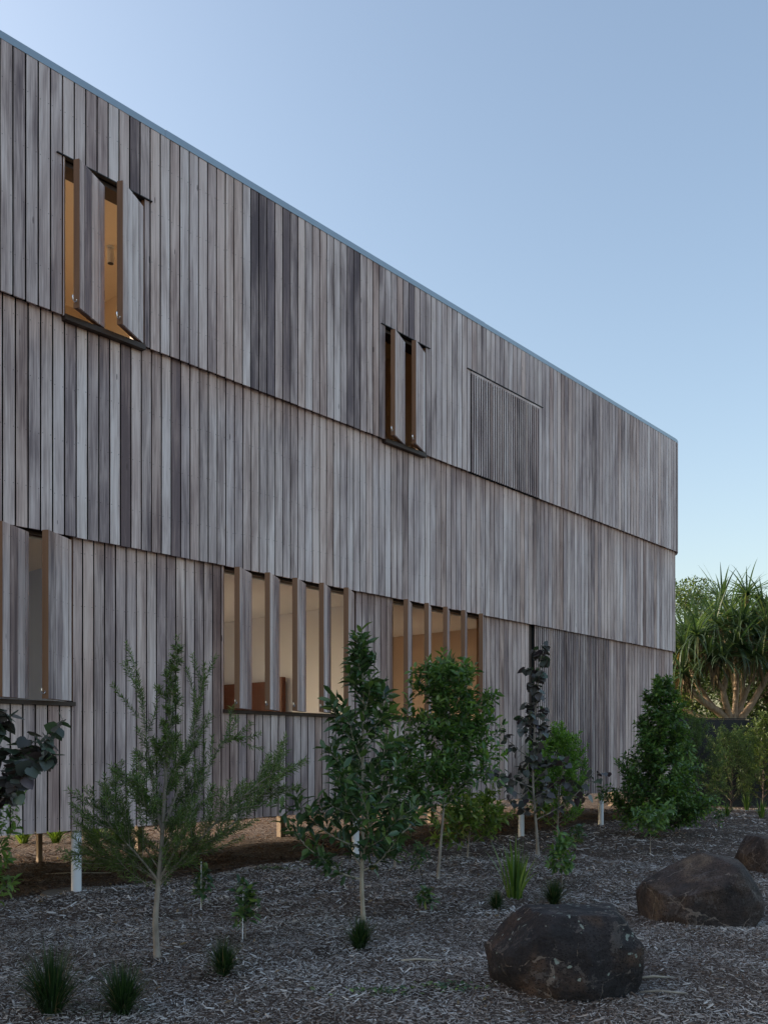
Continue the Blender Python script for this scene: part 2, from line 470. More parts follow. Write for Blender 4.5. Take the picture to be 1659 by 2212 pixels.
bidx = 100
cnt_boards = 0
for band, (z0, z1, off) in BANDS.items():
    ops = OPEN[band]
    # black wall wrap behind the boards, in pieces round the openings
    mb = MB(); yb0, yb1 = -off + BT + .032, .15
    cuts = sorted(ops)
    cur = S_L
    for (s0, s1, a, b) in cuts:
        mb.box(cur, s0 - .012, yb0, yb1, z0 + .012, z1)
        if a > z0 + .05: mb.box(s0 - .012, s1 + .012, yb0, yb1, z0 + .012, a - .03)
        if b < z1 - .05: mb.box(s0 - .012, s1 + .012, yb0, yb1, b + .012, z1)
        if a < z0 - .05: mb.box(s0 - .012, s1 + .012, .105, yb1 - .002, z0 + .012, z1)
        cur = s1 + .012
    mb.box(cur, S_E, yb0, yb1, z0 + .012, z1)
    arc = [path(S_E + k / 10 * (S_ARC_END - S_E), off) for k in range(11)] + [path(S_ARC_END + DEPTH - R0, off)]
    outer = [(x - math.sin(-a) * -(BT + .032) if False else x - math.sin(a) * (BT + .032), y + math.cos(a) * (BT + .032)) for x, y, a in arc]
    inner = [(S_E, .15)] + [(S_E + (R0 - .15) * math.sin(k / 10 * math.pi / 2), R0 - (R0 - .15) * math.cos(k / 10 * math.pi / 2)) for k in range(1, 11)] + [(S_E + R0 - .15, DEPTH)]
    for k in range(len(outer) - 1):
        mb.prism([outer[k], outer[k + 1], inner[k + 1], inner[k]], z0 + .012, z1)
    mb.box(S_L - .12, S_L, yb0, DEPTH, z0 + .012, z1)
    wall = mb.build("cladding_band", WRAP, house)
    wall["label"] = {'low': "lowest tier of boards with shuttered windows", 'mid': "unbroken middle tier of boards", 'top': "topmost tier of boards under the metal capping"}[band]
    # boards
    s = S_L + brng.uniform(0, .1)
    sv_, su_, s2_, sq_, sc_ = [], [], [], [], []
    nfar = 0
    lim = S_ARC_END + DEPTH - R0
    while s + PITCH < lim:
        a, b = s, s + BW
        bidx += 1
        tone = tone_for(band, s, off)
        pieces = []
        edges = [a, b]
        for (o0, o1, oz0, oz1) in ops:
            for e in (o0, o1):
                if a + .008 < e < b - .008: edges.append(e)
        edges.sort()
        for ea, eb in zip(edges[:-1], edges[1:]):
            m_ = (ea + eb) / 2
            zz = [(z0, z1)]
            for (o0, o1, oz0, oz1) in ops:
                if o0 <= m_ <= o1:
                    zz = [q for q in ((z0, oz0 - .045), (oz1 + .012, z1)) if q[1] - q[0] > .1]
            for q in zz: pieces.append((ea, eb, *q))
        for (ea, eb, za, zb) in pieces:
            V, UV, U2, Q, C = board_geo(ea, eb, za + (brng.uniform(-.003, .003) if za == z0 else 0), zb, off, band, bidx + (10000 if band == 'low' else 0), tone, brng.uniform(-.0015, .0015))
            if -.35 < s < 10.3:
                me = mesh_np("board", V, [Q, C], WOOD, UV, U2)
                link("board", me, wall); cnt_boards += 1
            else:
                k0 = len(sv_)
                sv_ += V; su_ += UV; s2_ += U2
                sq_ += [tuple(i + k0 for i in q) for q in Q]; sc_ += [tuple(i + k0 for i in q) for q in C]
        s += PITCH
    me = mesh_np("far_boards", sv_, [sq_, sc_], WOOD, su_, s2_)
    tag(link("far_boards", me, wall), kind="stuff")
print("boards", cnt_boards)

# metal capping in three lengths with lapped joints
def capping(sa, sb, lift):
    n = max(2, int((sb - sa) / .12))
    outer = [path(sa + (sb - sa) * k / n, .125 + lift) for k in range(n + 1)]
    mb = MB()
    for k in range(n):
        (x0, y0, a0), (x1, y1, a1) = outer[k], outer[k + 1]
        def inn(x, y, a, d): return (x - math.sin(a) * d, y + math.cos(a) * d)
        p = [(x0, y0), (x1, y1), inn(x1, y1, a1, .19), inn(x0, y0, a0, .19)]
        mb.prism(p, ZR - .078 - lift, ZR + lift)
    return mb.build("roof_capping", METAL, house)
j1, j2 = s_of(360, .11), s_of(1045, .11)
capping(S_L - .1, j1, 0.0); capping(j1 - .03, j2, .003); capping(j2 - .03, S_ARC_END + DEPTH - R0, 0.0)
MB().box(S_L, S_E + R0 - .02, .06, DEPTH + .3, ZR - .16, ZR - .02).build("roof", METAL, house)

# floors, ceilings, partitions, back piers
LOWF, LOWC, UPF, UPC = .95, 3.785, 4.15, 8.40
MB().box(S_L, S_E + R0 - .2, .16, DEPTH, ZB + .04, LOWF - .03).build("floor_frame", DARKT, house)
MB().box(S_L, S_E + R0 - .2, .16, DEPTH - .002, LOWF - .028, LOWF).build("interior_floor", FLOORT, house)
MB().box(S_L, S_E + R0 - .2, .16, DEPTH, UPF - .03, UPF).build("interior_floor", FLOORT, house)
MB().box(S_L, S_E + R0 - .2, .16, DEPTH, LOWC, LOWC + .03).build("ceiling", PLASTER, house)
MB().box(S_L, S_E + R0 - .2, .16, DEPTH, UPC, UPC + .03).build("ceiling", PLY, house)
for s, m_, z0, z1 in [(1.30, GREYWALL, LOWF, LOWC), (-6.0, GREYWALL, LOWF, LOWC), (-4.0, PLY, UPF, UPC), (5.86, PLASTER, LOWF, LOWC), (9.35, TANWALL, LOWF, LOWC), (13.3, PLASTER, LOWF, LOWC),
                      (3.35, PLY, UPF, UPC), (7.75, TANWALL, UPF, UPC), (10.6, PLY, UPF, UPC)]:
    MB().box(s, s + .1, .152, DEPTH - .003, z0 + .002, z1 - .002).build("interior_wall", m_, house)
# unseen back wall; its gaps are placed to let sunlight into the rooms
for s0, s1 in [(S_L, -5.2), (-3.0, 1.62), (3.75, 6.15), (7.3, 9.6), (10.8, 16.2)]:
    MB().box(s0, s1, DEPTH, DEPTH + .15, ZB + .04, LOWC + .1).build("back_wall", PLASTER, house)
for s0, s1 in [(S_L, -2.9), (1.2, 3.7), (4.0, 8.0), (9.4, 16.2)]:
    MB().box(s0, s1, DEPTH, DEPTH + .15, LOWC + .4, ZR - .2).build("back_wall", PLY, house)
MB().box(S_L, 16.2, DEPTH + .002, DEPTH + .148, LOWC + .1, LOWC + .4).build("back_wall_beam", WRAP, house)

# dark sills, heads and timber jambs of the openings
for band in ('top', 'low'):
    off = BANDS[band][2]
    for k, (s0, s1, a, b) in enumerate(OPEN[band]):
        screen = (band == 'top' and k == 2) or (band == 'low' and k == 3)
        if band == 'top':
            MB().box(s0 - .09, s1 + .09, -off - .02, -off + .04, b + .002, b + .012).build("head_flashing", BLACKM, house)
            if not screen:
                MB().box(s0 + .002, s1 - .002, -off - .02, .16, Z2 - .045, Z2 + .012).build("sill", DARKT, house)
            MB().box(s0, s1, -off + .06, .155, b - .045, b).build("window_head", DARKT, house)
        elif not screen:
            MB().box(s0 - .012, s1 + .012, -off - .035, .16, a - .043, a).build("sill", DARKT, house)
            MB().box(s0, s1, .06, .155, Z1 - .022, Z1 + .04).build("window_head", DARKT, house)
        zt = b if band == 'top' else Z1 + .03
        zb_ = Z2 if band == 'top' else a
        if not screen:
            MB().box(s0 - .011, s0 + .012, -off + .004, .16, zb_ + .013, zt - .002).build("jamb", TIMBER, house)
            MB().box(s1 - .012, s1 + .011, -off + .024, .16, zb_ + .013, zt - .002).build("jamb", TIMBER, house)

# pivoting shutters
shrng = random.Random(5)
def hook_mesh():
    mb = MB()
    pts = [(-.005, .035, .055)] + [(-.036 + .034 * math.cos(t), .035, .05 - .034 * math.sin(t)) for t in np.linspace(.1, math.pi * .95, 9)] + [(-.07, .035, .07)]
    mb.tube(pts, .0065, 6)
    o = mb.build("latch", CHROME); me = o.data; bpy.data.objects.remove(o); return me
HOOK = hook_mesh()
def shutter(s0, w, zb, zt, off, ang, p, nb, hook=True):
    global bidx
    root_m = MB()
    t0, t1 = BT + .002, .068                     # timber frame behind the boards
    root_m.box(-p * w, -p * w + .05, t0, t1, zb, zt).box((1 - p) * w - .05, (1 - p) * w, t0, t1, zb, zt)
    root_m.box(-p * w + .05, (1 - p) * w - .05, t0 + .002, t1 - .002, zb, zb + .07).box(-p * w + .05, (1 - p) * w - .05, t0 + .002, t1 - .002, zt - .07, zt)
    root_m.box(-p * w + .05, (1 - p) * w - .05, t0 + .004, t0 + .012, zb + .07, zt - .07)
    root_m.box(-p * w - .006, -p * w, .001, t1, zb - .001, zt + .001)   # leading edge strip
    o = root_m.build("shutter", TIMBER, house)
    o.location = (s0 + p * w, -off, 0)
    o.rotation_euler = (0, 0, R(ang))
    bw = w / nb
    edges = [0.0]
    while edges[-1] < w - .002:
        edges.append(min(edges[-1] + PITCH * (1 if len(edges) > 1 or shrng.random() < .5 else .72), w))
    tz = Z1 if off < .05 else ZR
    for a, b in zip(edges[:-1], edges[1:]):
        bidx += 1
        hw = (b - a - .013) / 2; c = (a + b) / 2 - p * w
        if hw < .008: continue
        prof = [(-hw, BT), (-hw, .003), (-hw + .003, 0), (hw - .003, 0), (hw, .003), (hw, BT)]
        V = [(c + x, y, z) for z in (zb, zt) for x, y in prof]
        tone = min(max(shrng.gauss(.66 if off > .05 else .52, .12), .1), .9)
        UV = [(bidx + .5 + .49 * x / (PITCH / 2), z) for z in (zb, zt) for x, y in prof]
        U2 = [(tz - z + .1, tone) for z in (zb, zt) for x, y in prof]
        link("board", mesh_np("board", V, [[(i, (i + 1) % 6, 6 + (i + 1) % 6, 6 + i) for i in range(6)], [tuple(range(5, -1, -1)), tuple(range(6, 12))]], WOOD, UV, U2), o)
    if hook:
        h = link("latch", HOOK, o); h.location = (-p * w - .004, .0, zb + .03)
    return o

def window(band, k, n, ang, p):
    s0, s1, a, b = OPEN[band][k]
    off = BANDS[band][2]
    zb = (Z2 + .03) if band == 'top' else a + .012
    zt = (b - .085) if band == 'top' else Z1 - .025
    w = (s1 - s0) / n
    for i in range(n):
        shutter(s0 + w * i + .003, w - .006, zb, zt, off, ang[i % len(ang)], p, 4)
window('top', 0, 2, [27, 29.5], .95)
window('top', 1, 2, [22, 22], .95)
window('low', 1, 5, [31, 32.5, 32, 33, 33], .95)
window('low', 2, 5, [32, 33, 32.5, 32, 33], .96)
window('low', 0, 2, [31, 31.5], .95)

# screens of upright battens
def screen(s0, s1, z0, z1, off, n, depth, frame):
    mb = MB()
    mb.box(s0, s1, -off + depth + .058, -off + depth + .07, z0, z1)
    o = mb.build("batten_screen", WRAP, house)
    o["label"] = "screen of closely set upright timber battens"
    pit = (s1 - s0) / n
    w = pit * .50
    for i in range(n):
        global bidx
        bidx += 1
        c = s0 + pit * (i + .5); hw = w / 2
        y0, y1 = -off + depth, -off + depth + .013
        prof = [(-hw, y1), (-hw, y0 + .002), (-hw + .002, y0), (hw - .002, y0), (hw, y0 + .002), (hw, y1)]
        V = [(c + x, y, z) for z in (z0, z1) for x, y in prof]
        tone = min(max(brng.gauss(.62 if frame else .44, .08), .1), .9)
        UV = [(bidx + .5 + .3 * x / hw, z) for z in (z0, z1) for x, y in prof]; U2 = [(1.5, tone)] * 12
        link("batten", mesh_np("batten", V, [[(j, (j + 1) % 6, 6 + (j + 1) % 6, 6 + j) for j in range(6)], [tuple(range(5, -1, -1)), tuple(range(6, 12))]], WOOD, UV, U2), o)
    if frame:
        bidx += 1
        V = [(x, y, z) for z in (z1 + .001, z1 + .04) for x, y in ((s0, -off - .005), (s1, -off - .005), (s1, -off + .05), (s0, -off + .05))]
        UV = [(bidx + .3, v[0]) for v in V]
        link("top_rail", mesh_np("top_rail", V, [[(0, 3, 2, 1), (4, 5, 6, 7), (0, 1, 5, 4), (1, 2, 6, 5), (2, 3, 7, 6), (3, 0, 4, 7)]], WOOD, UV, [(2.0, .8)] * 8), o)
s0, s1, a, b = OPEN['top'][2]
screen(s0 + .015, s1 - .005, Z2, b - .045, .12, 31, -.012, True)
s0, s1, a, b = OPEN['low'][3]
screen(s0 + .16, s1, ZB, Z1 + .02, 0, 43, -.015, False)
MB().box(s0 + .002, s0 + .155, .05, .10, ZB, Z1 + .02).build("screen_jamb", DARKT, house)

# posts
for x, dy in ((165, .22), (768, .25), (1126, .25), (1298, .25)):
    s = s_of(x) + .0
    y = .09
    # keep the picture position while standing a little behind the wall face
    d = (x - CX) / F
    A = np.array([[d, -T2[0]], [1.0, -T2[1]]]); s = float(np.linalg.solve(A, O2 + N2 * y)[1])
    wx, wy = house_xy(s, y); g = float(gz(wx, wy)) - .1
    MB().tube([(s, y, g), (s, y, .5), (s, y, ZB + .05)], .054, 20).build("post", WHITE, house, smooth=False)
    f = MB(); 
    if x == 165:
        f.tube([(s - .02, y + .02, g + .05), (s - .02, y + .02, g + .108)], [.36, .33], 26).build("footing", FOOT, house)
for x, y, r in ((85, 2.95, .032), (607, 3.3, .055), (1048, 3.2, .06), (1322, 3.0, .075), (930, 3.2, .05), (300, 3.3, .045)):
    d = (x - CX) / F
    A = np.array([[d, -T2[0]], [1.0, -T2[1]]]); s = float(np.linalg.solve(A, O2 + N2 * y)[1])
    MB().box(s - r, s + r, y - r, y + r, -.15, ZB + .045).build("stump", STUMP, house, bevel=.004)

# furniture seen through the windows
bp = house_xy(5.80, 2.05)
bed = empty("bed", (*house_xy(5.8, 2.9), LOWF), house.rotation_euler[2])
tag(bed, "red-brown timber bed with a tall panelled headboard behind the five-shutter window", "bed")
b_ = MB().box(-.045, .0, -.74, .86, .05, 1.74).build("headboard", HEADB, bed)
for k in range(4): MB().box(-.052, -.0455, -.72, .84, 1.30 + k * .108, 1.30 + k * .108 + .1).build("panel", HEADB, b_)
MB().box(-.075, .01, -.81, -.742, 0.003, 1.80).build("bed_post", HEADB, bed, bevel=.006)
MB().box(-.075, .01, .862, .93, 0.003, 1.80).build("bed_post", HEADB, bed, bevel=.006)
MB().box(-2.0, -.06, -.72, .84, .25, .62).build("mattress", BLINEN, bed, bevel=.04)

lamp = empty("ceiling_spotlight", (*house_xy(2.54, 2.03), UPC), 0)
tag(lamp, "small cylindrical white ceiling spotlight inside the upper left window", "light")
MB().tube([(0, 0, -.012), (0, 0, -.002)], .05, 20).build("base_plate", WHITE, lamp)
MB().tube([(0, 0, -.05), (0, 0, -.012)], .008, 8).build("stem", WHITE, lamp)
lb = MB().tube([(0, 0, -.23), (0, 0, -.05)], .045, 24).build("housing", PLASTER, lamp)
MB().tube([(0, 0, -.2335), (0, 0, -.2305)], .040, 24).build("lens", BLACKM, lb)

# ------------------------------------------------------------------ mulch chips (nobody could count them)
def chips(n, pts, lmin, lmax, tone_mu, tone_sd):
    L = rng.uniform(lmin, lmax, n) * rng.choice([.45, .8, 1.6], n, p=[.52, .42, .06]); W = L * rng.uniform(.09, .30, n); Hh = W * rng.uniform(.25, .6, n)
    a = rng.uniform(0, math.pi * 2, n); tilt = rng.normal(0, .28, n); roll = rng.normal(0, .45, n)
    d = np.stack([np.cos(a) * np.cos(tilt), np.sin(a) * np.cos(tilt), np.sin(tilt)], 1)
    sd = np.stack([-np.sin(a) * np.cos(roll), np.cos(a) * np.cos(roll), np.sin(roll)], 1)
    up = np.cross(d, sd)
    c = np.stack([pts[:, 0], pts[:, 1], gz(pts[:, 0], pts[:, 1]) + rng.uniform(.002, .016, n) + np.abs(np.sin(tilt)) * L * .3], 1)
    tpl = [(-.5, -.5, 0), (.5, -.4, 0), (.5, .4, 0), (-.5, .5, 0), (-.42, -.1, 1), (.45, .05, 1)]
    V = np.stack([c + d * (L * x)[:, None] + sd * (W * y)[:, None] + up * (Hh * z)[:, None] for x, y, z in tpl], 1)
    base = (np.arange(n) * 6)[:, None]
    q = np.concatenate([base + np.array([[0, 1, 5, 4]]), base + np.array([[3, 4, 5, 2]])]); t = np.concatenate([base + np.array([[0, 4, 3]]), base + np.array([[1, 2, 5]])])
    behind = (pts - O2) @ N2 > .35                      # chips under and beyond the house toned darker and redder
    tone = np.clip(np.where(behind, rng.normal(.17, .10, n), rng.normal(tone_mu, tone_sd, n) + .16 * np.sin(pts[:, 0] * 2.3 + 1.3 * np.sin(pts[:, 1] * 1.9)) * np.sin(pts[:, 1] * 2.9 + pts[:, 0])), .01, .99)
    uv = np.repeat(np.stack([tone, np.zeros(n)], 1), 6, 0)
    return V.reshape(-1, 3), q, t, uv

def scatter(n, d0, d1, power=1.0):
    D = np.sqrt(rng.uniform(d0 ** 2, d1 ** 2, n)); x = rng.uniform(-.46, .47, n) * D
    return np.stack([x, D], 1)
parts = [chips(95000, scatter(95000, 4.6, 8.5), .015, .038, .69, .22), chips(56000, scatter(56000, 8.5, 13.5), .026, .055, .69, .22), chips(32000, scatter(32000, 13.5, 24), .042, .08, .69, .22)]
V = []; Q = []; Tt = []; U = []; k0 = 0
for v, q, t, u in parts:
    V.append(v); Q.append(q + k0); Tt.append(t + k0); U.append(u); k0 += len(v)
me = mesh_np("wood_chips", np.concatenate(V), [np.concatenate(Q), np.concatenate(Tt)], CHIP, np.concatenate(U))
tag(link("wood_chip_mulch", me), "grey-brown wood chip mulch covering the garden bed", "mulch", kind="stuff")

# ------------------------------------------------------------------ plants
def unit(v): return v / np.maximum(np.linalg.norm(v, axis=-1, keepdims=True), 1e-9)

TPL = {
 'diamond': ([(0, 0, 0), (.42, .5, .07), (1, 0, -.06), (.42, -.5, .07)], [], [(0, 2, 1), (0, 3, 2)]),
 'lance': ([(0, 0, 0), (.28, .42, .07), (.3, 0, .0), (.28, -.42, .07), (.66, .45, .06), (.68, 0, -.01), (.66, -.45, .06), (1, 0, -.10)],
           [(1, 2, 5, 4), (2, 3, 6, 5)], [(0, 2, 1), (0, 3, 2), (4, 5, 7), (5, 6, 7)]),
 'heart': ([(.36, 0, -.02), (.06, 0, .02), (-.05, .24, .05), (.1, .47, .06), (.4, .52, .03), (.72, .30, -.03), (1.0, 0, -.14), (.72, -.30, -.03), (.4, -.52, .03), (.1, -.47, .06), (-.05, -.24, .05)],
           [], [(0, i, i + 1) for i in range(1, 10)] + [(0, 10, 1)]),
}
def leaf_mesh(name, pos, d, nrm, L, W, mat, tpl='lance', tone=None):
    n = len(pos)
    d = unit(d); side = unit(np.cross(nrm, d)); up = np.cross(d, side)
    tv, tq, tt = TPL[tpl]
    V = np.stack([pos + d * (L * x)[:, None] + side * (W * y)[:, None] + up * (L * z)[:, None] for x, y, z in tv], 1)
    k = len(tv); base = (np.arange(n) * k)[:, None]
    q = (base[:, None] + np.array(tq)[None]).reshape(-1, 4) if tq else []
    t = (base[:, None] + np.array(tt)[None]).reshape(-1, 3)
    if tone is None: tone = rng.uniform(0, 1, n)
    uv = np.stack([np.repeat(np.clip(tone, .005, .995)[:, None], k, 1), np.repeat(np.array([v[0] for v in tv])[None], n, 0)], -1).reshape(-1, 2)
    return mesh_np(name, V.reshape(-1, 3), [q, t], mat, uv, smooth=True)

def tubes_mesh(name, polys, mat, sides=6):
    V = []; Q = []; k0 = 0
    for P, Rr in polys:
        P = np.asarray(P, float); m = len(P)
        d = unit(np.gradient(P, axis=0))
        ref = np.where(np.abs(d[:, 2:3]) < .9, np.array([[0, 0, 1.0]]), np.array([[1.0, 0, 0]]))
        a = unit(np.cross(d, ref)); b = np.cross(d, a)
        t = np.linspace(0, 2 * math.pi, sides, endpoint=False)
        ring = P[:, None] + (a[:, None] * np.cos(t)[None, :, None] + b[:, None] * np.sin(t)[None, :, None]) * np.asarray(Rr)[:, None, None]
        V.append(ring.reshape(-1, 3))
        i = (np.arange(m - 1)[:, None] * sides + np.arange(sides)[None]).ravel(); j = (np.arange(m - 1)[:, None] * sides + (np.arange(sides)[None] + 1) % sides).ravel()
        Q.append(np.stack([i, j, j + sides, i + sides], 1) + k0); k0 += m * sides
    return mesh_np(name, np.concatenate(V), [np.concatenate(Q)], mat, smooth=True)

def poly_at(P, t):
    P = np.asarray(P); f = t * (len(P) - 1); i = min(int(f), len(P) - 2); w = f - i
    return P[i] * (1 - w) + P[i + 1] * w, unit(P[i + 1] - P[i])

def shoot(p, d, L, n=6, up=.0, wob=.12):
    """a wandering shoot: up >0 bends it skyward"""
    P = [np.array(p, float)]; d = unit(np.array(d, float))
    for k in range(n):
        d = unit(d + np.array([0, 0, up / n]) + rng.normal(0, wob / math.sqrt(n), 3))
        P.append(P[-1] + d * L / n)
    return np.array(P)

def plant(name, label, cat, base, trunks, nbr, h0, h1, prof, elev, leafL, leafW, leafmat, bark, tpl='lance', group=None,
          twigs=5, twigL=.35, spacing=.03, r0=.02, upb=.35, uptw=.3, droop=0.0, leaf_out=.75, start=.3, tonef=None, extra=None, crown='crown', asym=None, trunk_leaf=True, xtw=6, xtl=.2, brf=.5, var=(.72, 1.15)):
    """tapered trunk(s), limbs, twigs and single leaves set along the twigs"""
    root = empty(name, (base[0], base[1], base[2]))
    tag(root, label, cat, group)
    wood = []; lp = []; ld = []; src = []
    for T in trunks:
        T = np.asarray(T, float); L = np.linalg.norm(np.diff(T, axis=0), axis=1).sum()
        rr = np.linspace(r0, r0 * .18, len(T)); rr[0] *= 1.25
        wood.append((T, rr))
        az = rng.uniform(0, 6.28)
        tw = []
        for k in range(nbr):
            h = h0 + (h1 - h0) * (k + rng.uniform(0, .9)) / nbr
            az += 2.4 + rng.normal(0, .35)
            p, td = poly_at(T, min(h, .995))
            bl = prof((h - h0) / max(h1 - h0, 1e-6)) * rng.uniform(*var)
            if asym is not None: bl *= asym(az, h)
            e = R(elev(h) if callable(elev) else elev) + rng.normal(0, .14)
            d = np.array([math.cos(az) * math.cos(e), math.sin(az) * math.cos(e), math.sin(e)])
            B = shoot(p, d, bl, 6, upb, .18)
            br = r0 * (1 - h * .8) * brf
            wood.append((B, np.linspace(br, br * .22, len(B)))); tw.append((B, bl))
            for j in range(twigs):
                t = start + (1 - start) * (j + rng.uniform(0, 1)) / twigs
                q, bd = poly_at(B, min(t, .99))
                rad = rng.normal(0, 1, 3); rad = unit(rad - bd * rad.dot(bd))
                tl = bl * twigL * rng.uniform(.6, 1.2) * (1.15 - .5 * t)
                S = shoot(q, bd * .75 + rad * .75, tl, 4, uptw, .15)
                wood.append((S, np.linspace(br * .4, br * .12, len(S)))); tw.append((S, tl))
        if trunk_leaf: tw.append((T[int(len(T) * .6):], L * .35))
        if extra:
            for B, xn in [(e if isinstance(e, tuple) else (e, xtw)) for e in extra]:
                bl = np.linalg.norm(np.diff(B, axis=0), axis=1).sum(); wood.append((B, np.linspace(r0 * .4, r0 * .08, len(B)))); tw.append((B, bl))
                for j in range(xn):
                    t = .25 + .75 * (j + rng.uniform(0, 1)) / xn
                    q, bd = poly_at(B, min(t, .99)); rad = rng.normal(0, 1, 3); rad = unit(rad - bd * rad.dot(bd))
                    tl = xtl * rng.uniform(.5, 1.2) * (1.2 - .6 * t)
                    S = shoot(q, bd * .8 + rad * .7, tl, 4, uptw, .15)
                    wood.append((S, np.linspace(r0 * .1, r0 * .04, len(S)))); tw.append((S, tl))
        for S, l in tw:
            n = max(2, int(l / spacing)); ph = rng.uniform(0, 6.28)
            for k in range(n):
                t = .12 + .88 * (k + rng.uniform(.2, .8)) / n
                q, bd = poly_at(S, min(t, .995)); ph += 2.4
                a = unit(np.cross(bd, [.31, .2, .93])); b = np.cross(bd, a)
                rad = a * math.cos(ph) + b * math.sin(ph)
                lp.append(q); ld.append(bd * (1 - leaf_out) + rad * leaf_out + np.array([0, 0, -droop]) + rng.normal(0, .18, 3)); src.append(t)
    lp = np.array(lp); ld = unit(np.array(ld)); n = len(lp)
    keep = lp[:, 2] > .04
    lp, ld, src = lp[keep], ld[keep], np.array(src)[keep]; n = len(lp)
    nrm = unit(np.array([0, 0, 1.0]) + rng.normal(0, .55, (n, 3)))
    LL = leafL * rng.uniform(.62, 1.18, n); WW = leafW * rng.uniform(.75, 1.15, n)
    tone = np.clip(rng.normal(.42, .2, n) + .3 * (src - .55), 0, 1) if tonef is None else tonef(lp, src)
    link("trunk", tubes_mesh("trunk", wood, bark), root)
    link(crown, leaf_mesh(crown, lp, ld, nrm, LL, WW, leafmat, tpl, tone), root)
    return root

# leaf colours (tone 0..1)
LF_DARK = mat_leaf("dark_glossy_leaf", [(.018, .044, .020), (.034, .082, .032), (.060, .128, .042), (.13, .21, .055), (.21, .30, .075)], .30, .22, .6)
LF_MID = mat_leaf("mid_green_leaf", [(.026, .068, .022), (.050, .118, .030), (.09, .185, .042), (.17, .28, .06), (.25, .36, .085)], .33, .28, .55)
LF_YEL = mat_leaf("yellow_green_leaf", [(.05, .10, .022), (.10, .175, .034), (.18, .265, .05), (.28, .35, .075), (.36, .40, .11)], .38, .3)
LF_BRIGHT = mat_leaf("bright_green_leaf", [(.045, .115, .02), (.09, .21, .032), (.15, .30, .045), (.22, .38, .06), (.28, .43, .085)], .4, .35)
LF_PURP = mat_leaf("purple_leaf", [(.045, .028, .042), (.068, .046, .062), (.060, .066, .070), (.055, .10, .068), (.09, .14, .07)], .36, .15, .7)
LF_NEED = mat_leaf("fine_needle_leaf", [(.030, .068, .022), (.055, .110, .030), (.095, .165, .042), (.15, .235, .058), (.20, .29, .08)], .45, .25)
LF_GRASS = mat_leaf("dark_grass_blade", [(.009, .024, .010), (.016, .040, .014), (.026, .060, .018), (.045, .090, .026), (.20, .15, .085)], .42, .25)
LF_LILY = mat_leaf("lily_blade", [(.04, .09, .02), (.07, .14, .025), (.11, .20, .035), (.17, .26, .05), (.24, .30, .08)], .38, .3)
LF_PAND = mat_leaf("pandanus_blade", [(.020, .044, .030), (.036, .074, .046), (.060, .108, .060), (.105, .155, .072), (.26, .25, .11)], .34, .34, .55)
LF_BG = mat_leaf("hedge_leaf", [(.022, .042, .014), (.042, .078, .022), (.075, .12, .032), (.13, .18, .042), (.20, .24, .06)], .45, .35)
LF_DEAD = mat_leaf("dry_pandanus_blade", [(.09, .06, .035), (.16, .11, .065), (.24, .17, .10)], .7, .2)
BK_GREY = mat_bark("pale_grey_bark", (.20, .17, .14), (.42, .37, .31))
BK_CREAM = mat_bark("cream_bark", (.34, .29, .22), (.55, .49, .39))
BK_DARK = mat_bark("dark_twig_bark", (.045, .035, .03), (.13, .10, .085))
BK_PAND = mat_bark("ringed_pandanus_bark", (.20, .14, .09), (.42, .32, .23), 14)

def trunk_from(base, pts):
    """picture points (x, y) at the base's distance, as offsets from the base"""
    D = base[1]
    out = [np.zeros(3)]
    for (x, y, dd) in pts:
        q = at(x, y, D + dd); out.append(np.array([q.x - base[0], q.y - base[1], q.z - base[2]]))
    return np.array(out)
def smooth_path(P, n=14):
    P = np.asarray(P); t = np.linspace(0, 1, len(P)); tt = np.linspace(0, 1, n)
    Q = np.stack([np.interp(tt, t, P[:, k]) for k in range(3)], 1)
    for _ in range(2): Q[1:-1] = (Q[:-2] + 2 * Q[1:-1] + Q[2:]) / 4
    return Q
def gbase(x, y):
    b = on_ground(x, y); b.z = float(gz(b.x, b.y)); b = on_ground(x, y, b.z); return np.array([b.x, b.y, b.z])

# 1. feathery young tree in front of the long board wall
b = gbase(340, 2070)
T = smooth_path(trunk_from(b, [(334, 1990, 0), (343, 1905, 0), (352, 1790, .02), (360, 1640, .05), (372, 1500, .05), (384, 1375, .02)]), 20)
ext = []
for pts in ([(343, 1905, 0), (400, 1850, -.1), (480, 1760, -.15), (560, 1690, -.15), (606, 1660, -.15)], [(343, 1905, 0), (400, 1860, .1), (500, 1790, .1), (560, 1720, .2), (590, 1700, .2)],
            [(343, 1905, 0), (300, 1850, -.1), (250, 1800, -.2), (205, 1740, -.2)], [(343, 1905, 0), (290, 1870, .1), (230, 1850, .1), (190, 1838, .1)], [(350, 1800, 0), (322, 1650, .1), (310, 1540, .1), (296, 1448, .1)],
            [(350, 1800, 0), (410, 1640, .1), (425, 1540, .1), (445, 1462, .1)], [(343, 1905, 0), (420, 1760, 0), (470, 1600, 0), (520, 1595, 0)]):
    q = np.array([np.array(at(x, y, b[1] + dd)) - b for x, y, dd in pts]); ext.append((smooth_path(q, 10), 30 if pts[-1][1] > 1640 else 10))
plant("feathery_tree", "slender young tree with fine feathery needle foliage and pale trunk, nearest the left post", "tree", b, [T], 44, .27, .97,
      lambda t: .95 * (1 - t) ** 2.2 + .09, lambda h: 12 + 50 * h, .046, .0075, LF_NEED, BK_GREY, 'diamond', twigs=11, twigL=.38, spacing=.0046, tonef=lambda p, q: np.clip(rng.normal(.5, .2, len(p)) + .35 * (q - .5), 0, 1), xtw=34, xtl=.44, brf=.26, var=(.35, 1.25), r0=.026, upb=.5, uptw=.5, leaf_out=.5, start=.25, extra=ext)
